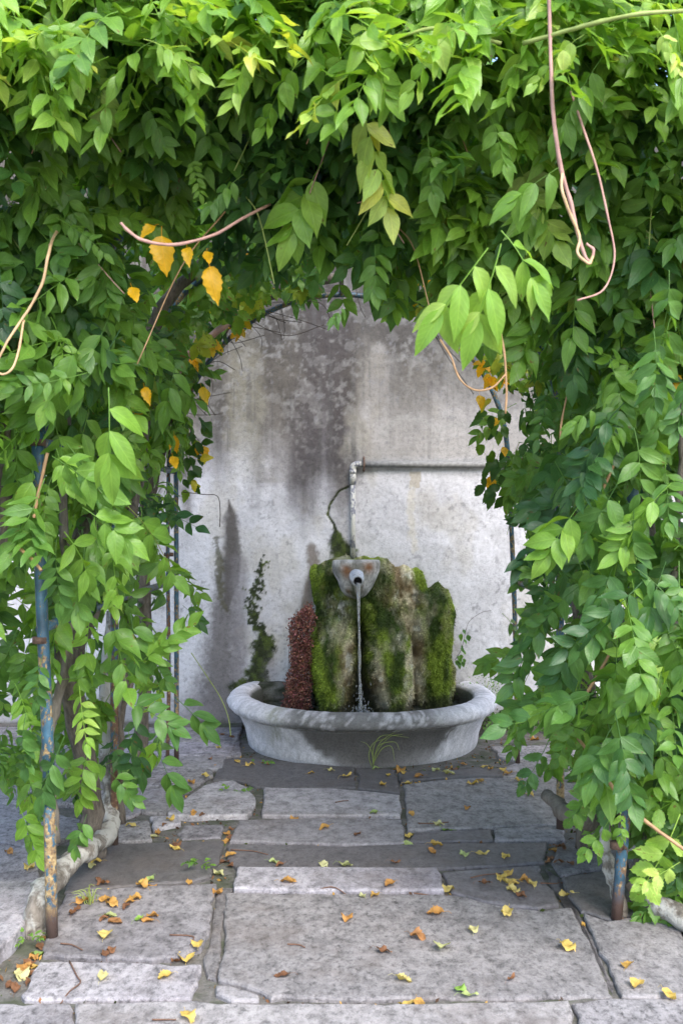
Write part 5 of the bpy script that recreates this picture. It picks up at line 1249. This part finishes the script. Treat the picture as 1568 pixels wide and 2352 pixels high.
LIST = [(575, 1760, 'y'), (610, 1757, 'r'), (712, 1778, 'y'), (795, 1786, 'y'), (880, 1805, 'y'), (913, 1764, 'o'), (925, 1778, 'y'), (920, 1768, 'o'), (960, 1787, 'o'), (937, 1796, 'y'), (893, 1784, 'y'), (1042, 1766, 'b'), (1065, 1752, 'o'),
        (1112, 1757, 'y'), (1130, 1768, 'o'), (1153, 1772, 'y'), (1163, 1781, 'o'), (1100, 1797, 'o'), (1085, 1804, 'y'), (1215, 1830, 'y'), (1070, 1860, 'o'), (1010, 1897, 'g'), (1025, 1903, 'g'), (940, 1917, 'y'), (932, 1936, 'g'), (820, 1921, 'b'),
        (675, 1880, 'o'), (860, 1874, 'g'), (945, 1873, 'o'), (380, 1899, 'b'), (365, 1908, 'o'), (388, 1888, 'y'), (358, 1917, 'p'), (400, 1953, 'y'), (408, 1946, 'b'), (628, 1985, 'p'), (640, 1990, 'b'), (748, 1990, 'p'), (795, 1992, 'g'), (908, 1985, 'b'),
        (1065, 1966, 'p'), (1110, 1966, 'p'), (1160, 1971, 'y'), (862, 2061, 'o'), (835, 2062, 'g'), (893, 2042, 'o'), (662, 2036, 'o'), (1150, 2022, 'y'), (1165, 2030, 'y'), (1180, 2035, 'y'), (1172, 2050, 'y'), (1220, 2034, 'y'), (1205, 2028, 'o'), (1165, 2012, 'y'),
        (1195, 2062, 'b'), (1115, 2033, 'b'), (1030, 2040, 'y'), (1165, 2103, 'y'), (1005, 2103, 'o'), (795, 2116, 'o'), (1088, 2141, 'g'), (1015, 2181, 'p'), (1305, 2180, 'y'), (1442, 2222, 'o'), (962, 2156, 'r'), (923, 2256, 'p'), (930, 2302, 'y'), (962, 2303, 'o'),
        (1056, 2280, 'dg'), (1178, 2252, 'b'), (1462, 2268, 'y'), (1535, 2293, 'y'), (430, 2346, 'y'), (381, 2252, 'y'), (235, 2250, 'p'), (455, 2180, 'y'), (428, 2196, 'y'), (410, 2200, 'b'), (243, 2156, 'y'), (352, 2112, 'o'), (338, 2122, 'o'), (322, 2118, 'dg'),
        (300, 2078, 'o'), (312, 2070, 'o'), (290, 2090, 'b'), (245, 2073, 'o'), (258, 2085, 'o'), (190, 2080, 'o'), (178, 2094, 'b'), (168, 2104, 'b'), (255, 2112, 'p'), (240, 2118, 'b'), (268, 2126, 'r'), (255, 2192, 'b'), (240, 2200, 'b'), (345, 2026, 'p'), (330, 2036, 'y'),
        (355, 2030, 'o'), (322, 2042, 'o'), (212, 1994, 'p'), (225, 1983, 'y'), (170, 1986, 'b'), (225, 2024, 'b'), (240, 2034, 'b'), (437, 2036, 'o'), (500, 2051, 'o'), (505, 2003, 'p'), (520, 1975, 'b'), (530, 1968, 'o'), (540, 1985, 'b'), (70, 1999, 'y'), (20, 1962, 'o'),
        (510, 1690, 'b'), (520, 1684, 'y'), (535, 1696, 'b'), (500, 1700, 'y'), (545, 1752, 'y'), (490, 1760, 'o'), (480, 1746, 'b'), (505, 1720, 'y'), (470, 1785, 'y'), (440, 1800, 'o'), (300, 1900, 'y'), (520, 1910, 'o'), (530, 1900, 'b'), (525, 1920, 'b'), (515, 1930, 'o'),
        (995, 1960, 'o'), (1000, 1945, 'y'), (465, 1880, 'b'), (445, 1876, 'o'), (1210, 1690, 'o'), (1190, 1685, 'r'), (1160, 1688, 'b'), (1225, 1696, 'o'), (1150, 1692, 'r'), (1258, 1690, 'o'), (1280, 1940, 'b'), (1270, 1950, 'o'), (1265, 1966, 'b'), (1258, 1975, 'r'),
        (1285, 1985, 'b'), (1310, 1988, 'b'), (1290, 1950, 'b'), (1298, 2052, 'y'), (1345, 1905, 'y'), (70, 2250, 'b'), (45, 2235, 'p'), (60, 2220, 'o'), (85, 2195, 'o'), (95, 2170, 'b'), (80, 2215, 'y'), (40, 2262, 'b'), (20, 2258, 'b'), (65, 2205, 'b'), (100, 2150, 'o'),
        (90, 2185, 'g'), (75, 2232, 'b'), (1500, 2090, 'b'), (1560, 2110, 'o'), (650, 2245, 'b'), (880, 2190, 'b'), (745, 1905, 'o'), (1075, 2290, 'g'), (1190, 1795, 'y'), (760, 1772, 'p'), (860, 1768, 'g'), (1000, 1772, 'p'), (1030, 1780, 'p')]
TI = {'y': .70, 'o': .50, 'r': .30, 'b': .14, 'p': .86, 'g': .93, 'dg': 1.0}
CN = {'y': 'yellow', 'o': 'orange-brown', 'r': 'reddish', 'b': 'withered brown', 'p': 'pale cream', 'g': 'light green', 'dg': 'dark green'}
def ground_z(x, y):
    for tone, wet, z, poly in SLABS:
        inside = False; j = len(poly) - 1
        for i in range(len(poly)):
            (xi, yi), (xj, yj) = poly[i], poly[j]
            if (yi > y) != (yj > y) and x < (xj - xi) * (y - yi) / (yj - yi) + xi: inside = not inside
            j = i
        if inside: return z + .0035
    return -.014
MARKS = [(120, 2150, 'beside the foot of the flaking blue post'), (60, 2225, 'in the gap beside the raised slab'), (165, 2260, 'beside the forked brown twig'), (425, 2180, 'beside the bent brown twig'), (250, 2085, 'on the slab between blue post and pale trunk'),
         (325, 2115, 'on the worn slab above the bent twig'), (345, 2030, 'beside the tiny weed below the dark damp slab'), (215, 1990, 'beside the pale gnarled trunk'), (375, 1900, 'beside the small chip of white stone'), (405, 1950, 'on the dark damp slab'), (525, 1975, 'in the joint at the end of the long damp slab'),
         (520, 1912, 'in the joint below the rounded white slab'), (455, 1880, 'under the edge of the rounded white slab'), (470, 1785, 'behind the rounded white slab'), (760, 1855, 'on the rectangular slab below the wet stones'), (590, 1757, 'on the wet slab at the pale basin foot'), (730, 1780, 'on the wet slab before the basin'),
         (870, 1760, 'below the grass tuft on the basin'), (925, 1780, 'in the joint between the wet stones'), (1040, 1770, 'on the wet stone strip before the basin'), (1140, 1770, 'beside the broken slab corner by the basin'), (1100, 1820, 'on the large dry slab beyond the wet strip'), (1010, 1895, 'below the short dark twig'),
         (940, 1925, 'at the joint end beside the large dry slab'), (820, 1910, 'on the plain slab behind the long damp slab'), (640, 1988, 'on the edge of the long damp slab'), (770, 1992, 'above the pale strip slab'), (880, 2050, 'at the joint below the pale strip slab'), (690, 2045, 'beside the hair-thin tan twig'), (1100, 1966, 'on the long damp slab before the dry slab'),
         (1170, 2030, 'in the heap on the cracked slab'), (1300, 2030, 'beside the long pale twig'), (1280, 1955, 'in the dark hole near the grey trunk'), (1100, 2100, 'by the curved crack of the broad slab'), (680, 2175, 'beside the short dark twig on the broad slab'), (795, 2116, 'on the broad slab below the pale strip'), (1015, 2185, 'in the middle of the broad pitted slab'),
         (950, 2300, 'in the front joint of the broad slab'), (1160, 2260, 'near the front corner of the broad slab'), (1440, 2230, 'on the slab before the rusty post foot'), (1535, 2293, 'beside the joint of the front corner slab'), (430, 2345, 'on the lowest pale slab'), (520, 1690, 'by the bare wall foot beside the basin'), (500, 1730, 'between rear posts and basin'),
         (1190, 1690, 'below the weedy soil bank'), (45, 1980, 'on the outer slabs behind the vine'), (490, 2050, 'on the narrow joint stone'), (235, 2250, 'on the narrow pale slab')]
def where(px_, py_):
    return min(MARKS, key=lambda m_: (m_[0] - px_) ** 2 + ((m_[1] - py_) * 2.2) ** 2)[2]
for i, (x, y, c_) in enumerate(LIST):
    Y = FPX * 1.6 / (y - 1176); X = (x - 784) * Y / FPX
    X += rng.normal(0, .004); z = ground_z(X, Y) + .0015
    if Y > 7.44 and X > 1.0: z = .03 + (Y - 7.44) * .26
    o = link_copy('fallen_leaf', tpl_mesh('fallen', int(rng.integers(12)), M['fallen']))
    s_ = rng.uniform(.62, .98) * (.8 if c_ == 'b' else 1)
    o.location = (X, Y, z); o.rotation_euler = (rng.normal(0, .10), rng.normal(0, .10), rng.uniform(0, 6.28)); o.scale = (s_,) * 3
    o.color = (TI[c_] + rng.normal(0, .04) * (c_ != 'dg'), 0, 0, 1)
    lab = f'{CN[c_]} fallen leaf {where(x, y)}'
    tag(o, lab, 'leaf', lab.replace('fallen leaf', 'fallen leaves'))
TW = [([(140, 2175), (165, 2178), (190, 2190)], 'thin brown twig beside the foot of the flaking blue post'), ([(160, 2215), (178, 2250), (185, 2265), (160, 2285), (140, 2298)], 'forked brown twig lying across the narrow pale slab'),
      ([(390, 2155), (440, 2158), (442, 2170), (412, 2200)], 'bent brown twig on the slab edge by the yellow leaf'), ([(660, 2173), (685, 2174), (700, 2180)], 'short dark twig on the broad pitted slab'),
      ([(950, 2055), (1000, 2052), (1028, 2050)], 'straight reddish twig on the pale strip slab'), ([(1240, 2032), (1290, 2022), (1345, 2000)], 'long pale twig beside the heap of yellow leaves'),
      ([(530, 1955), (580, 1958), (615, 1966)], 'thin dark twig on the edge of the long damp slab'), ([(960, 1894), (1000, 1894), (1030, 1891)], 'short dark twig on the large dry slab'),
      ([(770, 1849), (785, 1846), (800, 1845)], 'tiny black twig on the rectangular slab below the wet stones'), ([(1080, 2020), (1110, 2013), (1150, 2010)], 'thin grey twig on the cracked slab'),
      ([(700, 2050), (760, 2047), (800, 2052)], 'hair-thin tan twig on the pale strip slab'), ([(350, 2375), (380, 2370), (405, 2362)], 'small brown twig on the lowest slab')]
for pts, lab in TW:
    P = []
    for x, y in pts:
        Y = FPX * 1.6 / (min(y, 2350) - 1176); X = (x - 784) * Y / FPX; P.append((X, Y, ground_z(X, Y) + .004))
    P = np.array(P); o_ = P.mean(0); o_[2] = P[:, 2].min()
    Vt, Ft = tube(smooth_path(P - o_, 4), [.0032, .0022], 5, .15, seed=len(pts)); o = build('twig', Vt, Ft, M['twig']); o.location = o_
    tag(o, lab, 'twig')
# crumbs of leaf litter in the joints
n = 5200; P = np.stack([rng.uniform(-1.3, 1.4, n), rng.uniform(3.3, 7.6, n), np.full(n, -.013)], 1)
kp = np.array([ground_z(p[0], p[1]) < -.01 and np.hypot(p[0] - FC[0], p[1] - FC[1]) > .84 for p in P]); P = P[kp]; n = len(P)
cl = np.array([[.20, .10, .05], [.10, .06, .04], [.06, .085, .02], [.45, .26, .06]])[rng.integers(4, size=n)] * rng.uniform(.5, 1.4, n)[:, None]
li = quads_mass(P, (.008, .028), cl, 'leaf_litter', None, (0, 0, 0), down=-.1); tag(li, 'crumbled brown leaf litter caught in the joints between slabs', 'litter')
